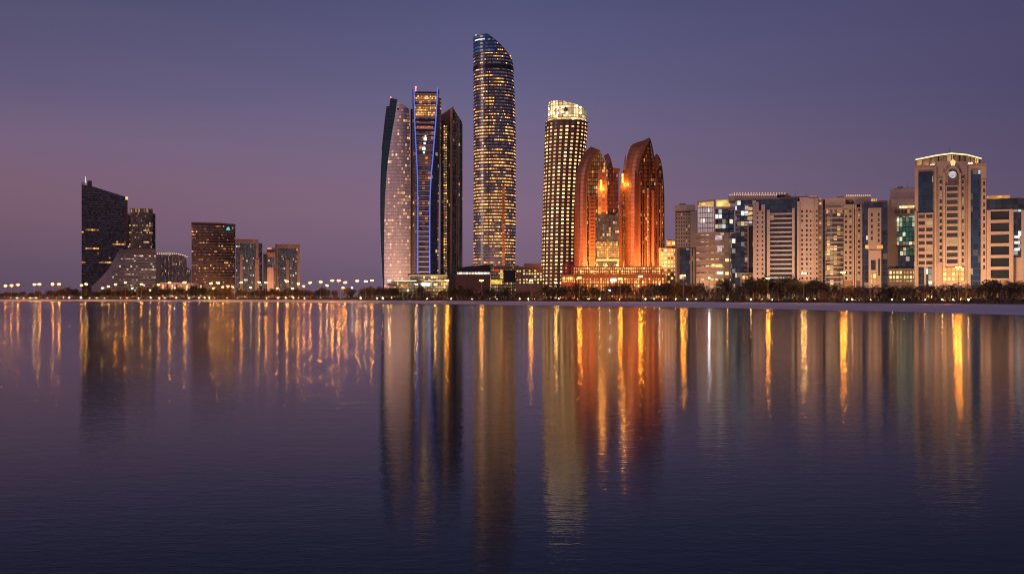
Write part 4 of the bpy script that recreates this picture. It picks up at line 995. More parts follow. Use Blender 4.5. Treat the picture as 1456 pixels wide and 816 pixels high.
    B.box('dark_pier', 1064.5, 1070.4, 321, None, .5, 3, dark); B.box('pier_frame', 1062.8, 1064.5, 319, None, 0, 3, tan2); B.box('pier_cap', 1062.8, 1070.6, 317.4, 321, -.2, 3, tan2)
    B.box('portico_roof', 1051, 1071, 388, 389.6, -9, 3, tan2)
    for a in (1053, 1058.5, 1065.5, 1069): B.box('portico_column', a, a + 1.7, 389.6, None, -8.6, -7.6, tan)
    B.box('portico_glow', 1056, 1070, 392, 402, -1, .4, curtain('portico_lit', (.2,.12,.06), (.25,.15,.1), 2, 3, .7, .8, .6, .2, 2, WARM, ORNG, 1.5, .5, dim=.4)); B.finish()
    # central blue banded office
    B = Bld('office_building', 1112, 680, 'blue glass office building with pale floor bands between two tan window piers', 'building', anchor='the blue banded building')
    B.box('body', 1070.8, 1173, 292, None, 0.2, 24, tan_d)
    B.box('upper_glass', 1082.6, 1134.4, 283, None, -1.2, 22, curtain('blue_glass', (.012, .035, .07), (.02, .04, .065), 2.6, 3.2, .93, .9, .008, .002, st=.5, rough=.08))
    B.box('roof_terrace', 1108, 1150, 279.6, 283, 2, 20, tan_d)
    B.grid(1073.6, 1087.8, 299.8, 399, 2, 15, -.6, pale_s, wb, .34, .42, d=1.1)
    B.box('wall', 1073.6, 1078.8, 287.4, 299.8, -1.7, 3, pale_s); B.box('wall', 1082.4, 1087.8, 291, 299.8, -1.7, 3, pale_s); B.box('pier', 1070.8, 1073.5, 287.6, None, -2, 4, pale_s)
    B.box('stone_fin', 1090.5, 1094.8, 298.6, None, -3.2, 0, pale_s); B.box('stone_fin', 1126.2, 1129.8, 296, None, -3.2, 0, pale_s)
    B.bands(1094.9, 1126.1, 305.4, 396, 14, -1.4, pale_slab, .33, .9, mm=4)
    B.box('stone_fin', 1133.4, 1137, 286.6, None, -3.0, 0, pale_s)
    B.box('wall', 1137, 1150, 280.5, 297.5, -2.2, 10, pale_s); B.box('vault_wall', 1150, 1163.5, 281.5, 297.5, -2.2, 12, pale_s)
    mb = MB(); x0, x1 = B.x(1150, -2.4), B.x(1163.5, -2.4); zc = B.z(281.5, -2.4); r = (x1 - x0) / 2
    mb.prism([(x0 + r + r * math.cos(t), zc + r * .45 * math.sin(t)) for t in [math.pi * i / 10 for i in range(11)]], -2.6, 10); B.part('vaulted_roof', mb, pale_s)
    B.grid(1137.2, 1150.4, 297.2, 399, 2, 15, -.8, pale_s, wb, .42, .48, d=1.1); B.grid(1150.6, 1163.4, 297.2, 399, 3, 15, -.8, pale_s, wd, .5, .48, d=1.1)
    B.box('pier', 1156.4, 1158, 283, None, -2.7, -1.9, pale_s)
    B.box('stepped_wing', 1163.6, 1170, 282, None, -.8, 14, curtain('tan_strip', (.1,.07,.06), (.4,.28,.23), 2.4, 3, .5, .5, .2, .05, 2, WARM, PALE, .9, .5)); B.box('dark_slot', 1170, 1173.2, 284, None, .1, 10, nav)
    B.finish()
    plant(B, 1116, 1124, 277.8, 279.6, 6); mast(B, 1131, 279.6, 6, 3.5); mast(B, 1146, 279.6, 8, 2.4)
    # rounded crown, banded balconies and arched windows
    B = Bld('office_building', 1200, 660, 'tan building with a bow front of banded balconies, several storeys glowing, and tall rounded crown', 'building', anchor='the bow fronted building')
    B.box('body', 1173, 1226.4, 295, None, 1, 24, tan_d)
    B.slab('crown', [(1173, 283), (1173, 289), (1173, 296)], [(1202, 279.6), (1202, 289), (1202, 296)], 0, -2, 18, tan2, n=4, m=5, bulge=2, back=1) if False else B.box('crown', 1173.4, 1202, 281.6, 295.6, -.5, 18, tan2)
    B.box('upper_crown', 1190, 1238, 278.8, 291, 4, 26, tan)
    B.box('crown_window', 1206, 1213, 285.6, 290, 3.4, 4.2, nav)
    mb = MB()
    for px in range(1204, 1239, 3): P = B.p(px, 278.3, 3.6); mb.box(P[0]-.35, P[0]+.35, 3.2, 3.9, P[2]-.3, P[2]+.4)
    B.boxes('roof_light', mb, emit('rooflamp_rose', (1, .6, .45), .7))
    bal = curtain('balcony_glass', (.02, .022, .03), (.06, .045, .045), 2.0, 2.95, .9, .9, .20, .10, 4, WARM, PALE, 1.1, .2, dim=.05, bias=(34, 45))
    B.slab('bow_glass', [(1174, 296), (1174, 340), (1174, 408)], [(1199, 296), (1199, 340), (1199, 408)], .4, .4, 6, bal, n=4, m=8, bulge=2)
    B.bands(1174, 1199, 304.2, 402, 14, .4, slabm, .27, .8, bow=2.2, mm=8)
    B.box('lit_loggia', 1175, 1198, 298, 303, -2.6, -1.9, curtain('loggia', (.1, .06, .05), (.5, .35, .28), 2.6, 9, .55, 1, .6, .1, 2, WARM, PALE, 1.4, .5))
    B.box('loggia_top', 1173.6, 1199.4, 295.4, 298, -3.4, 0, tan2)
    B.grid(1199.6, 1212.4, 297, 399, 2, 14, 0, tan, wd, .5, .55, d=1.0); B.box('wall', 1199.6, 1218, 290.6, 297, -1, 4, tan2)
    for a in (1212.6, 1215.6): B.box('stone_fin', a, a + 1.7, 291, None, -1.6, 1, tan2)
    B.grid(1217.4, 1225.6, 295, 399, 1, 14, .4, tan, wd, .4, .5, d=.9); B.box('pier', 1223.4, 1226, 291, None, -2.4, 0, tan2); B.finish()
    # dark portal building
    B = Bld('office_building', 1244, 650, 'narrow building with a dark navy portal around a tan centre strip', 'building', anchor='the navy portal building')
    B.box('portal_glass', 1226.6, 1262, 288.6, None, 0, 22, curtain('portal_navy', (.012, .02, .045), (.02, .03, .05), 2.6, 3.4, .93, .9, .012, .003, st=.7, rough=.1))
    B.box('roof_crown', 1228, 1262, 285.6, 288.4, 2, 18, tan_d); B.box('roof_light_box', 1239, 1247, 282.8, 286.4, 1.4, 6, curtain('roof_cafe', (.1,.08,.05), (.1,.06,.05), 1.2, 3, .7, .9, .5, .1, st=.9))
    B.box('centre_strip', 1234, 1253, 295.6, 356, -1.4, 0, tan); B.box('centre_strip_lower', 1235, 1253, 356, None, -2.6, 0, tan2)
    for a, t0, t1, n in ((1238.3, 303, 345, 5), (1248.0, 303, 347, 6)):
        x0, x1 = B.x(a, -1.5), B.x(a + 2.6, -1.5)
        for k in range(n):
            t = t0 + (t1 - t0) * k / n; B.panes.append((9, ((x0+x1)/2, -1.44, (B.z(t, -1.5)+B.z(t+4.6, -1.5))/2), x1-x0, B.z(t, -1.5)-B.z(t+4.6, -1.5), wl if k < 2 else wd, 'window'))
    for a in (1230.4, 1247.4): B.box('balcony', a, a + (5.2 if a < 1240 else 8), 348.5, 353.5, -2.2, -.1 if a < 1240 else -1.42, emit('balcony_gold', (1, .55, .15), .7, spots=.5))
    B.box('lit_window', 1231.6, 1234, 335, 341, -.6, -.05, emit('cool_win', (.9, .85, 1), .5))
    B.box('opening', 1238.4, 1245, 370, 384, -2.9, -2.65, nav_l); B.box('opening', 1248.6, 1251.4, 368, 392, -2.9, -2.65, wd); B.box('opening', 1238, 1246, 388, 402, -2.9, -2.65, curtain('portico_lit')); B.finish()
    # green glass building
    B = Bld('office_building', 1282, 690, 'tan building with greenish lit glass bay and set back penthouse beside the emblem tower', 'building', anchor='the green glass building')
    B.box('wall', 1262.2, 1304, 283.4, None, 0, 24, tan); B.box('penthouse', 1266, 1304, 268.6, 283.4, 4, 22, tan2)
    B.box('penthouse_step', 1270, 1304, 267.4, 268.6, 6, 20, tan)
    B.grid(1272, 1303, 297, 304.4, 7, 1, -.1, tan, wd, .7, .75, d=.6)
    B.box('lit_cornice', 1279, 1300, 292.6, 295.6, -1.4, -.05, emit('cornice_gold', (1, .75, .35), 1.3, spots=.5))
    gg = curtain('green_glass', (.02, .10, .09), (.03, .06, .055), 1.9, 3.0, .85, .85, .26, .06, 2, (.75, 1, .7), PALE, .9, .12, dim=.10)
    B.box('green_glass', 1275.4, 1303, 307.6, 348, -.8, 0, gg); B.box('red_line', 1274, 1303, 348.2, 350.4, -1.4, 0, solid('red_cornice', (.25, .06, .05), .6)); B.box('lower_glass', 1277, 1303, 351, 381, -.8, 0, nav_l)
    B.box('lower_glass_green', 1279, 1300, 352, 364, -1.2, -.82, gg)
    B.box('frame_pier', 1262.4, 1264.6, 284, None, -1.3, 0, tan2); B.box('podium', 1263, 1303, 381.6, None, -4, 0, tan2)
    for a, b_ in ((1265, 1283), (1286, 1299)): B.box('shop_windows', a, b_, 385.6, 400, -4.5, -4.05, curtain('shop_lit', (.2,.15,.08), (.3,.2,.15), 2.0, 3.0, .65, .6, .7, .1, 2, (1,.75,.3), PALE, 1.5, .4, dim=.3))
    B.finish()
    plant(B, 1276, 1284, 265.4, 267.4, 9); mast(B, 1290, 267.4, 9, 4)
    # tall tower with emblem
    B = Bld('office_tower', 1351, 600, 'tall rose stone tower with golden lit crown, arched niche and round white emblem', 'tower', anchor='the tall emblem tower')
    B.box('left_body', 1300.6, 1331.4, 235.6, None, 1.5, 26, tan2)
    B.slab('centre_body', [(1331.2, 229.5), (1331.2, 300), (1331.2, 408)], [(1375, 229.5), (1375, 300), (1375, 408)], 0, 0, 24, tan, n=4, m=6, bulge=2.2)
    B.box('right_body', 1375, 1402.4, 233.6, None, 1.5, 26, tan2)
    B.box('navy_panel', 1306, 1326.4, 244, 302, .7, 1.5, curtain('tower_navy', (.008, .03, .075), (.018, .035, .055), 2.6, 3.4, .94, .93, .015, .006, 2, COOL, WARM, .7, .08, dim=.02))
    B.box('navy_panel', 1380.2, 1394, 242.4, None, .7, 1.5, curtain('tower_navy_r', (.008, .025, .07), (.018, .03, .05), 2.6, 3.4, .94, .93, .05, .006, 2, COOL, WARM, .5, .08, dim=.06))
    B.grid(1305, 1327, 303, 378.4, 2, 8, .9, tan2, window_mat('warm_some', dens=.25, st=1.0), .82, .55, d=.6)
    B.box('tall_opening', 1306.4, 1314, 380, None, .8, 1.6, nav); B.box('tall_opening', 1317, 1325, 380, None, .8, 1.6, nav_l)
    B.box('corner_pilaster', 1300.4, 1303.4, 300, None, -.6, 2, tan); B.box('corner_pilaster', 1328.8, 1331.4, 236, None, -1.8, 2, tan)
    B.grid(1335.4, 1340.4, 254, 375, 1, 13, -1.2, tan, wb, .8, .6, d=.8); B.grid(1366.6, 1371.4, 254, 375, 1, 13, -1.2, tan, wd, .62, .6, d=.8)
    B.box('pilaster', 1341, 1344, 246, None, -3.2, -.5, tan2); B.box('pilaster', 1363.4, 1366.4, 246, None, -3.2, -.5, tan2)
    B.grid(1344.8, 1363, 264, 376.4, 1, 12, -2.7, tan, window_mat('bay_window', dens=.3, st=1.0), .86, .64, d=.5)
    # niche with round emblem
    mb = MB(); x0, x1 = B.x(1347.6, -2.6), B.x(1361.8, -2.6); zb, zs = B.z(262.5, -2.6), B.z(246.6, -2.6); r = (x1 - x0) / 2
    arch = [(x0 + r + r * math.cos(t), zs + r * math.sin(t)) for t in [math.pi * i / 14 for i in range(15)]]
    mb.prism([(x0, zb)] + [(x1, zb)] + arch, -2.95, -2.2); B.part('arched_niche', mb, curtain('niche_glass', (.05,.035,.04), (.1,.07,.06), 1.6, 2.6, .9, .8, .1, .02, 2, PALE, WARM, .8, .2))
    mb = MB()
    for i in range(14):
        t0, t1 = math.pi * i / 14, math.pi * (i + 1) / 14; q = []
        for t, rr in ((t0, r), (t1, r), (t1, r + 1.0), (t0, r + 1.0)): q.append((x0 + r + rr * math.cos(t), zs + rr * math.sin(t)))
        mb.prism(q, -3.6, -2.3)
    B.part('arch_moulding', mb, tan2)
    ex, ez = x0 + r, B.z(248.6, -3); mb = MB()
    mb.prism([(ex + 1.85 * math.cos(t), ez + 1.85 * math.sin(t)) for t in [math.pi * i / 12 for i in range(24)]], -3.3, -2.96)
    em = B.part('round_emblem', mb, emit('emblem_white', (.8, .85, 1), .5))
    mb = MB()   # dark script strokes across the emblem
    for (a, b, c, d) in ((-1.5,-.5,-1.3,.5), (-1.3,-.6,-.5,-.5), (-.6,-.6,-.5,.3), (-.2,-.6,-.1,1.0), (-.1,-.7,.7,-.6), (.4,-.5,.5,.4), (.7,-.6,.8,.1), (1.2,-.9,1.4,.5), (-.9,.6,-.6,.9), (.9,.5,1.1,.8), (-1.2,-1.1,.9,-.95)):
        mb.box(ex + a, ex + c, -3.45, -3.31, ez + b, ez + d)
    mb.build('emblem_script', dark, em)
    mb = MB(); P = B.p(1355, 231.5, -2.6)
    mb.prism([(P[0]-.9, P[2]-1.6), (P[0]+.9, P[2]-1.6), (P[0]+1.4, P[2]+.6), (P[0], P[2]+1.9), (P[0]-1.4, P[2]+.6)], -2.9, -2.3); B.part('small_emblem', mb, emit('small_gold', (1, .75, .3), .8))
    # crown: recessed lit wall, posts and rim
    lit = curtain('crown_wall', (.30, .19, .13), (.2, .13, .1), 3.4, 8, .8, 1, .3, .05, 2, WARM, PALE, .5, .6, dim=.2)
    cp = [(1301.8, 226.5, 236), (1331, 220.5, 232.5), (1353, 217.6, 229.5), (1375, 219.5, 231.5), (1395.6, 225, 234.5)]
    mb = MB(); rim = MB(); post = MB(); lam = MB()
    for (a, t, b_), (a2, t2, b2) in zip(cp, cp[1:]):
        mid = (a + a2) / 2; ya = 2.0 if a < 1310 or a2 > 1390 else 0.5
        yA = -1.2 if a in (1353,) else (0 if a in (1331, 1375) else 3); yB = -1.2 if a2 == 1353 else (0 if a2 in (1331, 1375) else 3)
        A, Bq = B.p(a, t + 1.4, yA + 2.5), B.p(a2, t2 + 1.4, yB + 2.5); C, D_ = B.p(a, b_ + 1, yA + 2.5), B.p(a2, b2 + 1, yB + 2.5)
        mb.face([C, D_, Bq, A]); mb.face([(p[0], p[1] + 12, p[2]) for p in (D_, C, A, Bq)])
        A, Bq = B.p(a, t, yA), B.p(a2, t2, yB)
        rim.face([(A[0], A[1], A[2]-.7), (Bq[0], Bq[1], Bq[2]-.7), Bq, A]); rim.face([A, Bq, (Bq[0], Bq[1]+16, Bq[2]), (A[0], A[1]+16, A[2])]); rim.face([(A[0], A[1]+16, A[2]-.7), (Bq[0], Bq[1]+16, Bq[2]-.7), (Bq[0], Bq[1], Bq[2]-.7), (A[0], A[1], A[2]-.7)])
        for k in range(4):
            f = k / 3; X = A[0] + (Bq[0]-A[0]) * f; Y = A[1] + (Bq[1]-A[1]) * f + .5; zt = A[2] + (Bq[2]-A[2]) * f - .7; zb_ = C[2] + (D_[2]-C[2]) * f - .4
            post.box(X-.22, X+.22, Y, Y+.5, zb_, zt)
            if k < 3: lam.box(X + .6, X + 2.6, Y + .2, Y + .5, zb_ - .1, zb_ + .35)
    B.part('crown_wall', mb, lit); B.part('crown_rim', rim, solid('rim_gold', (.55, .42, .28), .6)); B.boxes('crown_post', post, tan2); B.boxes('crown_lamp', lam, emit('crown_lamp_gold', (1, .68, .3), 9))
    rim_glow = MB()
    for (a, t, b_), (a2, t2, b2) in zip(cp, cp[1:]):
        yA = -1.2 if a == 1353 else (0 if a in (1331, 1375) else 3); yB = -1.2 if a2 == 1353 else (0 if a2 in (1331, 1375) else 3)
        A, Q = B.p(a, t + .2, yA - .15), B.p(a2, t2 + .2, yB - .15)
        rim_glow.face([(A[0], A[1], A[2]-.45), (Q[0], Q[1], Q[2]-.45), (Q[0], Q[1], Q[2]+.1), (A[0], A[1], A[2]+.1)])
        rim_glow.face([(A[0], A[1]+.1, A[2]+.1), (Q[0], Q[1]+.1, Q[2]+.1), (Q[0], Q[1]+.1, Q[2]-.45), (A[0], A[1]+.1, A[2]-.45)])
    B.part('bright_rim', rim_glow, emit('rim_shine', (1, .68, .34), 1.9))  # shine of the uplit rim, put into an added glowing strip
    B.box('crown_bright_bay', 1380.6, 1391, 224.4, 231.6, 4.2, 5.2, emit('bay_gold', (1, .78, .42), 1.2, spots=.25)); B.box('crown_bright_bay', 1304, 1319, 226.6, 234, 4.6, 5.4, emit('bay_gold_dim', (1, .6, .25), .5, spots=.3))
    B.box('ledge', 1300, 1331.2, 235, 236.4, -.4, 26, tan2); B.box('ledge', 1375, 1402.8, 232.8, 234.2, -.2, 26, tan2)
    B.box('parapet', 1395, 1402.4, 231.8, 233.4, 1.6, 20, tan)
    B.grid(1396.6, 1402, 256, 385, 1, 13, 1.5, tan2, wd, .5, .6, d=.7)
    B.box('entrance_glow', 1340, 1371, 380.4, 400, -3.4, -2.4, curtain('entrance_lit', (.25,.14,.06), (.3,.18,.1), 2.2, 2.6, .7, .7, .6, .2, 2, WARM, ORNG, 1.5, .5, dim=.5)); B.finish()
    mast(B, 1350, 218, 8, 3)
    # rightmost block, runs out of the picture
    B = Bld('office_building', 1436, 590, 'broad tan block with dark glass top storey at the right edge', 'building', anchor='the broad rightmost block')
    B.box('body', 1402.6, 1500, 297, None, 1, 24, tan); B.box('top_storey', 1403, 1500, 281.4, 297, 0, 24, curtain('top_navy', (.012, .02, .035), (.02,.025,.035), 2.8, 3.4, .93, .93, .02, .002, 2, PALE, WARM, 1.0, .1, dim=.03))
    B.box('roof_terrace', 1403, 1436, 278.2, 281.2, 3, 16, emit('roof_glow_orange', (1, .42, .12), .75, spots=.3)); B.box('roof_terrace', 1452, 1470, 280.6, 281.3, 3, 16, emit('roof_glow_orange', (1, .42, .12), .75))  # glow along the roof put into emissive boxes
    B.box('balcony_column', 1402.8, 1406.4, 299, None, -.2, 1, tan2)
    B.grid(1406.6, 1437, 298.4, 398, 1, 6, .6, tan2, window_mat('bay_dark_win', (.012, .02, .035), dens=.15, st=.6), .86, .74, d=1.6)
    B.box('pier', 1437, 1441, 297.6, None, -1.6, 1, tan2); B.box('glass_bay', 1441.2, 1452, 298.4, 366, .1, 1, nav_l)
    for t in (335, 343, 352.6): B.box('lit_window', 1442, 1450, t, t + 3.8, -.3, .08, emit('cool_win3', (.85, .95, 1), .6))
    B.box('pier', 1452.2, 1456, 299, None, -1, 1, tan2); B.grid(1456.2, 1498, 300, 398, 5, 14, .8, tan, wd, .6, .55, d=.8); B.finish()
right_row()

# ================================================================== TREES, LAMPS, CARS
def mesh_from(name, mb, mats):
    me = mb.mesh(name); me.materials.append(mats); return me
leafm = solid('leaf_green', (.085, .07, .032), .7, var=.5, scale=.9)
leafm2 = solid('leaf_olive', (.10, .075, .035), .7, var=.5, scale=.8)
frondm = solid('palm_frond', (.12, .08, .045), .7, var=.45, scale=.7)
barkm = solid('bark', (.13, .08, .05), .9, var=.3, scale=1.5)
def round_tree(seed, h=8.0, wd_=7.5):
    rnd = random.Random(seed); t = empty('broadleaf_tree', (0, 0, 0)); tr = MB()
    tr.tube((0, 0, -.2), (rnd.uniform(-.2, .2), 0, h * .42), .28, .18, 7)
    for i in range(6):
        a = i * 1.05 + rnd.random(); r = wd_ * .3
        tr.tube((0, 0, h * .38), (math.cos(a) * r, math.sin(a) * r, h * (.6 + .15 * rnd.random())), .13, .04, 5)
    tr.build('trunk', barkm, t)
    cl = [(rnd.uniform(-.36, .36) * wd_, rnd.uniform(-.36, .36) * wd_, h * rnd.uniform(.38, .82), wd_ * rnd.uniform(.13, .25)) for _ in range(16)]
    cr = MB()
    for (x, y, z, r) in cl:
        for _ in range(75):
            u = Vector((rnd.gauss(0, 1), rnd.gauss(0, 1), rnd.gauss(0, .8))).normalized() * r * rnd.uniform(.55, 1.12)
            c = Vector((x, y, z)) + u; s_ = rnd.uniform(.16, .42)
            a = Vector((rnd.gauss(0, 1), rnd.gauss(0, 1), rnd.gauss(0, 1))).normalized(); b = a.orthogonal().normalized()
            b.rotate(Matrix.Rotation(rnd.random() * 6.28, 3, a)); d = a.cross(b)
            cr.face([c + b * s_, c + d * s_ * .6, c - b * s_, c - d * s_ * .6])
    cr.build('crown', leafm if seed % 2 else leafm2, t); return t
def palm(seed, h=7.0):
    rnd = random.Random(seed); t = empty('date_palm', (0, 0, 0)); tr = MB(); th = h * .52; lean = rnd.uniform(-.3, .3)
    for i in range(6): tr.tube((lean * i / 6, 0, th * i / 6 - .1), (lean * (i+1) / 6, 0, th * (i+1) / 6), .30 - .01 * i, .24 - .01 * i, 8)
    for i in range(14):
        a = rnd.random() * 6.28; z = th * (.75 + .25 * rnd.random()); tr.tube((lean + math.cos(a) * .2, math.sin(a) * .2, z), (lean + math.cos(a) * .5, math.sin(a) * .5, z + .25), .07, .03, 4)
    tr.build('trunk', barkm, t); cr = MB()
    for i in range(50):
        a = i * 2.39996 + rnd.uniform(-.2, .2); el = R(rnd.uniform(-35, 78)); L = h * rnd.uniform(.46, .64); p = Vector((lean, 0, th)); prev = None
        for k in range(8):
            e = el - k * R(13); d = Vector((math.cos(a) * math.cos(e), math.sin(a) * math.cos(e), math.sin(e))); q = p + d * L / 8
            side = Vector((-math.sin(a), math.cos(a), 0)); w0 = .50 * math.sin(math.pi * (k + .8) / 9.5)
            for sgn in (-1, 1):                       # leaflets, drooping from the rib
                for j in range(2):
                    c = p + (q - p) * (j / 2); c2 = c + (q - p) * .30
                    tip = c + side * sgn * w0 * 1.15 + d * w0 * .55 + Vector((0, 0, -w0 * .35)); cr.face([c, c2, tip])
            cr.face([p + side * .03, q + side * .03, q - side * .03, p - side * .03]); p = q
    cr.build('crown', frondm, t); return t
rt = [round_tree(i, 8.0 + .5 * (i % 2), 7.0 + i * .4) for i in range(4)]
pm = [palm(20 + i, 7.2) for i in range(4)]
used = set()
PLACED = []     # (object, phrase, px, category)
def put(proto, px, D, scale, rz, phrase, cat, group, z=G):
    o = proto if id(proto) not in used else copy_tree(proto)
    used.add(id(proto)); X, Y = at(px, D); o.location = (X, Y, z)
    o.scale = (scale,) * 3 if not isinstance(scale, tuple) else scale; o.rotation_euler = (0, 0, rz)
    tag(o, None, cat, group); PLACED.append((o, phrase, px, D)); return o
rnd = random.Random(11)
def tree_top(px): # photo height of the tree line
    return interp(px, [(0, 415), (80, 413), (88, 409), (104, 409.5), (112, 413), (160, 411), (230, 410), (285, 407.5), (320, 412), (420, 411), (480, 411), (518, 407), (545, 409), (640, 409), (700, 409), (740, 409), (800, 405), (830, 403.5), (930, 404), (1000, 402), (1100, 396), (1130, 396), (1200, 401), (1300, 399), (1380, 397), (1430, 393), (1470, 392)])
px = -14.0
while px < 560:
    D = promD(px) + rnd.choice((2.6, 15, 19, 24, 30)); top = tree_top(px) + rnd.uniform(-.3, 3.0); hh = CAMZ + (HY - top) / F * D - G
    sc_ = hh / 7.2
    if not (470 < px < 506 and rnd.random() < .5):
        p_ = rnd.choice(rt) if rnd.random() < .85 else rnd.choice(pm)
        kind = 'broadleaf' if p_ in rt else 'palm'
        put(p_, px, D, (sc_ * .95, sc_ * .95, sc_) if kind == 'broadleaf' else sc_, rnd.random() * 6, 'dark round tree' if kind == 'broadleaf' else 'date palm', 'tree' if kind == 'broadleaf' else 'palm tree', 'trees along the waterfront promenade' if kind == 'broadleaf' else 'palms along the waterfront promenade')
    px += rnd.uniform(3.6, 7.2)
while px < 1010:
    D = promD(px) + rnd.choice((2.6, 15, 19, 24, 30)); top = tree_top(px) + rnd.uniform(-.5, 4.5); hh = CAMZ + (HY - top) / F * D - G
    ispalm = rnd.random() < .45; p_ = rnd.choice(pm if ispalm else rt); sc_ = hh / (6.7 if ispalm else 6.9)
    put(p_, px, D, sc_, rnd.random() * 6, 'date palm' if ispalm else 'dark round tree', 'palm tree' if ispalm else 'tree', 'palms along the waterfront promenade' if ispalm else 'trees along the waterfront promenade')
    px += rnd.uniform(4.2, 7.2)
while px < 1480:
    D = promD(px) + rnd.choice((2.6, 15, 19, 24, 30)); top = tree_top(px) + rnd.uniform(-1, 5); hh = CAMZ + (HY - top) / F * D - G
    ispalm = rnd.random() < (.45 if px < 1165 else .93); p_ = rnd.choice(pm if ispalm else rt); sc_ = hh / (6.7 if ispalm else 6.9)
    put(p_, px, D, sc_, rnd.random() * 6, 'date palm' if ispalm else 'dark round tree', 'palm tree' if ispalm else 'tree', 'palms along the waterfront promenade' if ispalm else 'trees along the waterfront promenade')
    px += rnd.uniform(5.6, 9.6)

# hedge of low shrubs under the trees: nobody could count them
def shrubs():
    mb = MB(); rn = random.Random(4); px = -20.0
    while px < 1480:
        D = promD(px) + rn.choice((1.6, 2.4, 14, 16, 20, 28)); k = D / F; X, Y = at(px, D); hgt = rn.uniform(.7, 2.2) * (1.0 if px > 700 else 1.6)
        for _ in range(9):
            c = Vector((X + rn.gauss(0, 1.4 * k * 2.4), Y + rn.gauss(0, 1), G + abs(rn.gauss(0, .5)) * hgt)); s_ = rn.uniform(.25, .7) * (1 if px > 700 else 1.5)
            a = Vector((rn.gauss(0, 1), rn.gauss(0, 1), rn.gauss(0, 1))).normalized(); b = a.orthogonal().normalized(); d = a.cross(b)
            mb.face([c + b * s_, c + d * s_, c - b * s_, c - d * s_])
        px += rn.uniform(.5, 1.2)
    tag(mb.build('shrubbery', leafm2), kind='stuff')
shrubs()

# street lamps
polem = solid('lamp_pole', (.35, .25, .18), .5, .3)
def lamp_proto(kind, dim=1.0):
    t = empty('street_lamp', (0, 0, 0)); mb = MB(); mb.tube((0, 0, -.3), (0, 0, 9.6), .13, .08, 8)
    mb.box(-.25, .25, -.25, .25, -.3, .35); mb.build('pole', polem, t)
    col, st = {'orange': ((1, .29, .02), 480), 'white': ((.85, .92, 1), 300), 'pale': ((1, .50, .12), 260)}[kind]
    hm = emit('lamp_%s_%g' % (kind, dim), col, st * dim)
    arms = (-1, 1) if kind != 'white' else (0,)
    a = MB()
    for s_ in arms: a.tube((0, 0, 9.5), (s_ * .45, 0, 9.9), .06, .05, 6)
    if arms != (0,): a.build('arm', polem, t)
    for s_ in arms:
        hd = MB(); hd.box(s_ * .5 - .34, s_ * .5 + .34, -.22, .22, 9.87, 10.25); h_ = hd.build('lamp_head', emit('halo_head_' + kind, col, .8), t)  # head box given its own glow as the lamp's halo
        bl = MB(); bl.tube((s_ * .5, 0, 9.60), (s_ * .5, 0, 9.86), .18, .26, 8); b_ = bl.build('lamp_glass', hm, h_)
    return t
LP = {(k, d): lamp_proto(k, d) for k in ('orange', 'white', 'pale') for d in (1.0, .95)}
def lamp(px, py, kind='orange', back=12, sc_=1.0):
    D = promD(px) + back; z = CAMZ + (HY - py) / F * D - G; s_ = z / 9.75; w_ = s_ * sc_
    o = put(LP[(kind, 1.0 if px > 600 else .95)], px, D, (w_, w_, s_), rnd.uniform(-.5, .5), {'orange': 'tall orange street lamp', 'white': 'white street lamp', 'pale': 'pale yellow street lamp'}[kind], 'street lamp', 'street lamps along the waterfront promenade')
for px, py, k in ((7.5, 406.5, 'orange'), (16.5, 406, 'orange'), (25.7, 405, 'orange'), (48.8, 404.5, 'pale'), (56, 404, 'orange'), (75, 404, 'orange'), (84, 404, 'orange'), (116, 405.5, 'orange'), (122.5, 404, 'pale'),
                  (146, 409.5, 'pale'), (154, 407.5, 'pale'), (164.2, 404.5, 'orange'), (178, 402, 'orange'), (188, 410, 'pale'), (201, 404, 'orange'), (213, 412.5, 'pale'), (225.5, 405, 'orange'), (241, 402, 'orange'), (248.5, 409.3, 'white'),
                  (262.5, 401.5, 'orange'), (300, 403, 'pale'), (303.5, 410, 'orange'), (310, 402.5, 'pale'), (317, 408, 'orange'), (324, 407, 'orange'), (331, 408, 'orange'), (343, 401.5, 'orange'), (356.5, 409, 'pale'), (368.5, 401.5, 'pale'),
                  (378, 402, 'orange'), (394.5, 410, 'orange'), (408, 400, 'orange'), (416, 410.5, 'pale'), (424, 403.5, 'orange'), (432, 407, 'orange'), (441, 402, 'orange'), (456, 401, 'orange'), (465, 406, 'pale'), (472.5, 399, 'orange'),
                  (481.5, 399, 'orange'), (491, 401.5, 'orange'), (488, 409, 'orange'), (500.5, 409, 'white'), (508, 399.5, 'orange'), (520, 400, 'pale'), (529, 399, 'orange'), (553.5, 399, 'pale'), (592, 404.5, 'pale'), (619, 405, 'pale'), (636, 399, 'orange'),
                  (684.5, 399, 'orange'), (755, 398.5, 'orange'), (790, 402, 'pale'), (824, 395, 'orange'), (867, 413, 'white'), (882, 396.5, 'orange'), (911, 393, 'orange'), (937.5, 404, 'white'), (971.5, 392, 'orange'), (1008.5, 395.5, 'white'), (1092, 396, 'orange'),
                  (1143, 388.5, 'pale'), (1199, 387.5, 'orange'), (1362.5, 380, 'orange')):
    lamp(px, py, k, 3.5, 1.0 if px > 560 else .85)

# low garden lights under the trees
def glight():
    t = empty('garden_light', (0, 0, 0)); mb = MB(); mb.tube((0, 0, -.2), (0, 0, .8), .07, .07, 6); mb.build('post', darkm, t)
    mb = MB(); mb.tube((0, 0, .8), (0, 0, 1.15), .16, .16, 8); mb.build('lamp_glass', emit('garden_lamp', (1, .52, .17), 170), t)
    return t
gl_ = glight(); px = 4.0
while px < 1455:
    D = promD(px) + rnd.choice((4.2, 14, 17)); put(gl_, px, D, 1.0 if px > 560 else 1.5, 0, 'low glowing garden light', 'garden light', 'garden lights under the promenade trees'); px += rnd.uniform(7, 17)

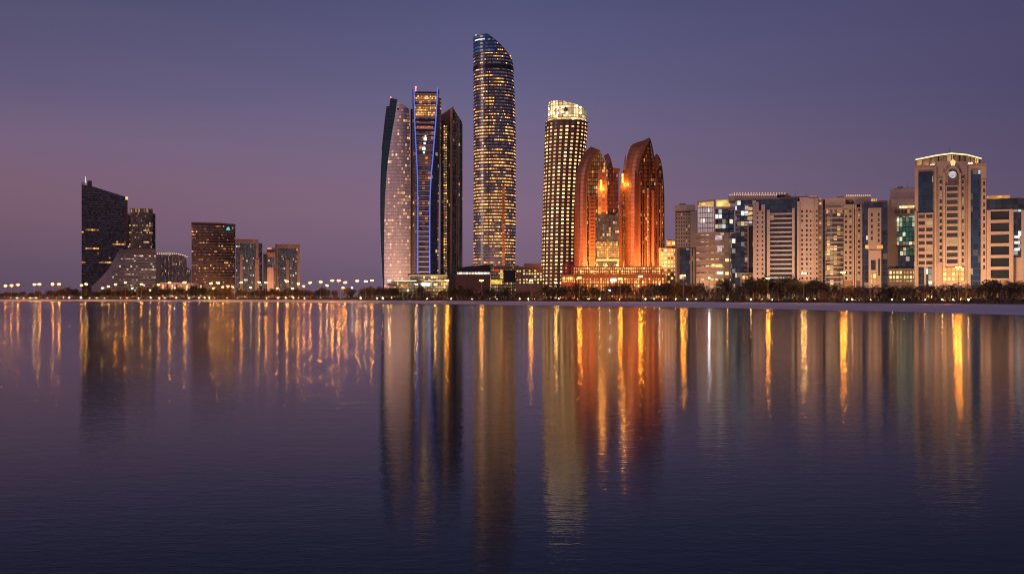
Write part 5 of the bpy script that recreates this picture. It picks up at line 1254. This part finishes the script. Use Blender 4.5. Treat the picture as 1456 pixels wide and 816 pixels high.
# parked cars between the planting and the road
def car(col, nm):
    t = empty('parked_car', (0, 0, 0)); b = MB()
    prof = [(-2.2, .35), (2.2, .35), (2.25, .75), (1.9, .95), (1.1, 1.02), (-1.7, 1.02), (-2.2, .95)]
    b.prism(prof, -.88, .88); b.build('body', solid('paint_' + nm, col, .3, .1), t)
    cb = MB(); cb.prism([(-1.7, 1.02), (1.15, 1.02), (.5, 1.48), (-1.1, 1.5)], -.76, .76); cb.build('cabin_glass', darkm, t)
    rf = MB(); rf.box(-1.05, .45, -.7, .7, 1.49, 1.54); rf.build('roof', solid('paint_' + nm, col, .3, .1), t)
    for x in (-1.35, 1.35):
        for y in (-.9, .72):
            w_ = MB(); w_.tube((x, y, .33), (x, y + .18, .33), .33, .33, 12); w_.build('wheel', solid('tyre', (.02,.02,.02), .9), t)
    return t
CP = {'white': car((.75,.75,.75), 'white'), 'silver': car((.45,.45,.47), 'silver'), 'dark': car((.04,.04,.05), 'dark')}
px = 10.0
while px < 1450:
    if rnd.random() < .62:
        k = rnd.choice(['white', 'white', 'silver', 'dark']); D = promD(px) + 9.5
        put(CP[k], px, D, 1.0, rnd.uniform(-.1, .1), k + ' parked car', 'car', 'cars parked behind the promenade planting')
    px += 7000.0 / (promD(px)) * rnd.uniform(1.0, 2.2) * 1.4

# give every repeat a label that says which one it is
def order(n):
    small = ['first', 'second', 'third', 'fourth', 'fifth', 'sixth', 'seventh', 'eighth', 'ninth', 'tenth', 'eleventh', 'twelfth', 'thirteenth', 'fourteenth', 'fifteenth', 'sixteenth', 'seventeenth', 'eighteenth', 'nineteenth', 'twentieth']
    return small[n] if n < len(small) else 'twenty-' + small[n - 20]
BUILDINGS.sort()
gr_ = {}
for o, ph, px, D in PLACED:
    an = min(BUILDINGS, key=lambda b: abs(b[0] - px))[1]
    gr_.setdefault((ph, an), []).append((px, o))
for (ph, an), L in gr_.items():
    L.sort(key=lambda a: a[0])
    for i, (_, o) in enumerate(L):
        o['label'] = f"{ph} below {an}" if len(L) == 1 else f"{ph} below {an}, {order(i)} from the left"

# floodlights washing the copper towers from the podium roof and the promenade
def flood(px, D, z, tx, tz, ty, energy, col, lab, size=70, blend=.8):
    X, Y = at(px, D); o = empty('floodlight', (X, Y, z)); tag(o, lab, 'floodlight', 'floodlights aimed at the facades')
    mb = MB(); mb.box(-.5, .5, -.3, .3, 0, .6); mb.tube((0, 0, -.9), (0, 0, 0), .12); mb.build('housing', darkm, o)
    l = bpy.data.lights.new('lamp', 'SPOT'); l.energy = energy; l.color = col; l.spot_size = R(size); l.spot_blend = blend; l.shadow_soft_size = .6
    lo = bpy.data.objects.new('lamp', l); COL.objects.link(lo); lo.parent = o; lo.location = (0, -.6, 1.0)
    TX, TY = at(tx, ty); d = Vector((TX - X, TY - Y, tz - z - 1)); lo.rotation_euler = d.to_track_quat('-Z', 'Y').to_euler()
OR_ = (1, .40, .10)
for i, (px, tx) in enumerate(((812, 822), (828, 830), (846, 842), (862, 858), (880, 872), (896, 896), (912, 906), (930, 922), (944, 938))):
    flood(px, 911, 31.6, tx, 48, 948, .3e5 if px in (862, 880) else .75e5, OR_, f"dark floodlight box on the podium roof before the copper towers, {order(i)} from the left", 112)
for i, (px, D, tx, tz, ty, e) in enumerate(((985, 715, 985, 18, 755, 2.5e4), (1020, 690, 1020, 15, 725, 2.5e4), (1070, 650, 1075, 16, 690, 3e4), (1110, 640, 1112, 14, 678, 3e4), (1150, 630, 1150, 16, 676, 4e4), (1200, 620, 1200, 14, 656, 4e4),
          (1245, 610, 1245, 14, 648, 3e4), (1285, 640, 1285, 14, 684, 4e4), (1318, 560, 1318, 20, 600, 6e4), (1352, 556, 1352, 25, 596, 9e4), (1385, 560, 1388, 20, 600, 5e4), (1430, 550, 1430, 14, 588, 3e4))):
    flood(px, D, G + .9, tx, tz, ty, e, (1, .55, .25), f"dark floodlight box at the foot of the right waterfront row, {order(i)} from the left", 110)

for i, (px, D, tx, tz, ty, e) in enumerate(((200, 1800, 205, 14, 1890, .5e5), (250, 1650, 250, 12, 1700, 1.5e5), (300, 1770, 303, 20, 1850, 2e5), (348, 1850, 352, 30, 1930, 1.5e5), (385, 1850, 384, 30, 1925, 1.5e5), (415, 1880, 412, 30, 1960, 1.5e5))):
    flood(px, D, G + .9, tx, tz, ty, e, (1, .50, .24), f"added floodlight box brightening the far left skyline group, {order(i)} from the left", 110)  # spots added to make up for weak street glow on these facades
for i, (px, D, tx, tz, ty, e) in enumerate(((560, 1080, 565, 60, 1150, 1.3e5), (578, 1080, 577, 60, 1150, 1.3e5), (690, 1180, 692, 60, 1260, 8e5))):
    flood(px, D, G + .9, tx, tz, ty, e, (1, .55, .32), f"added floodlight box brightening the tallest glass towers, {order(i)} from the left", 90)  # spots added to brighten these glass faces

for i, px in enumerate((815, 838, 862, 888, 914, 936)):
    flood(px, 875, G + .9, px, 8, 905, 1.2e4, (1, .34, .07), f"added small floodlight box brightening the orange lit podium, {order(i)} from the left", 120)  # ground spots added to make the podium stone glow more orange
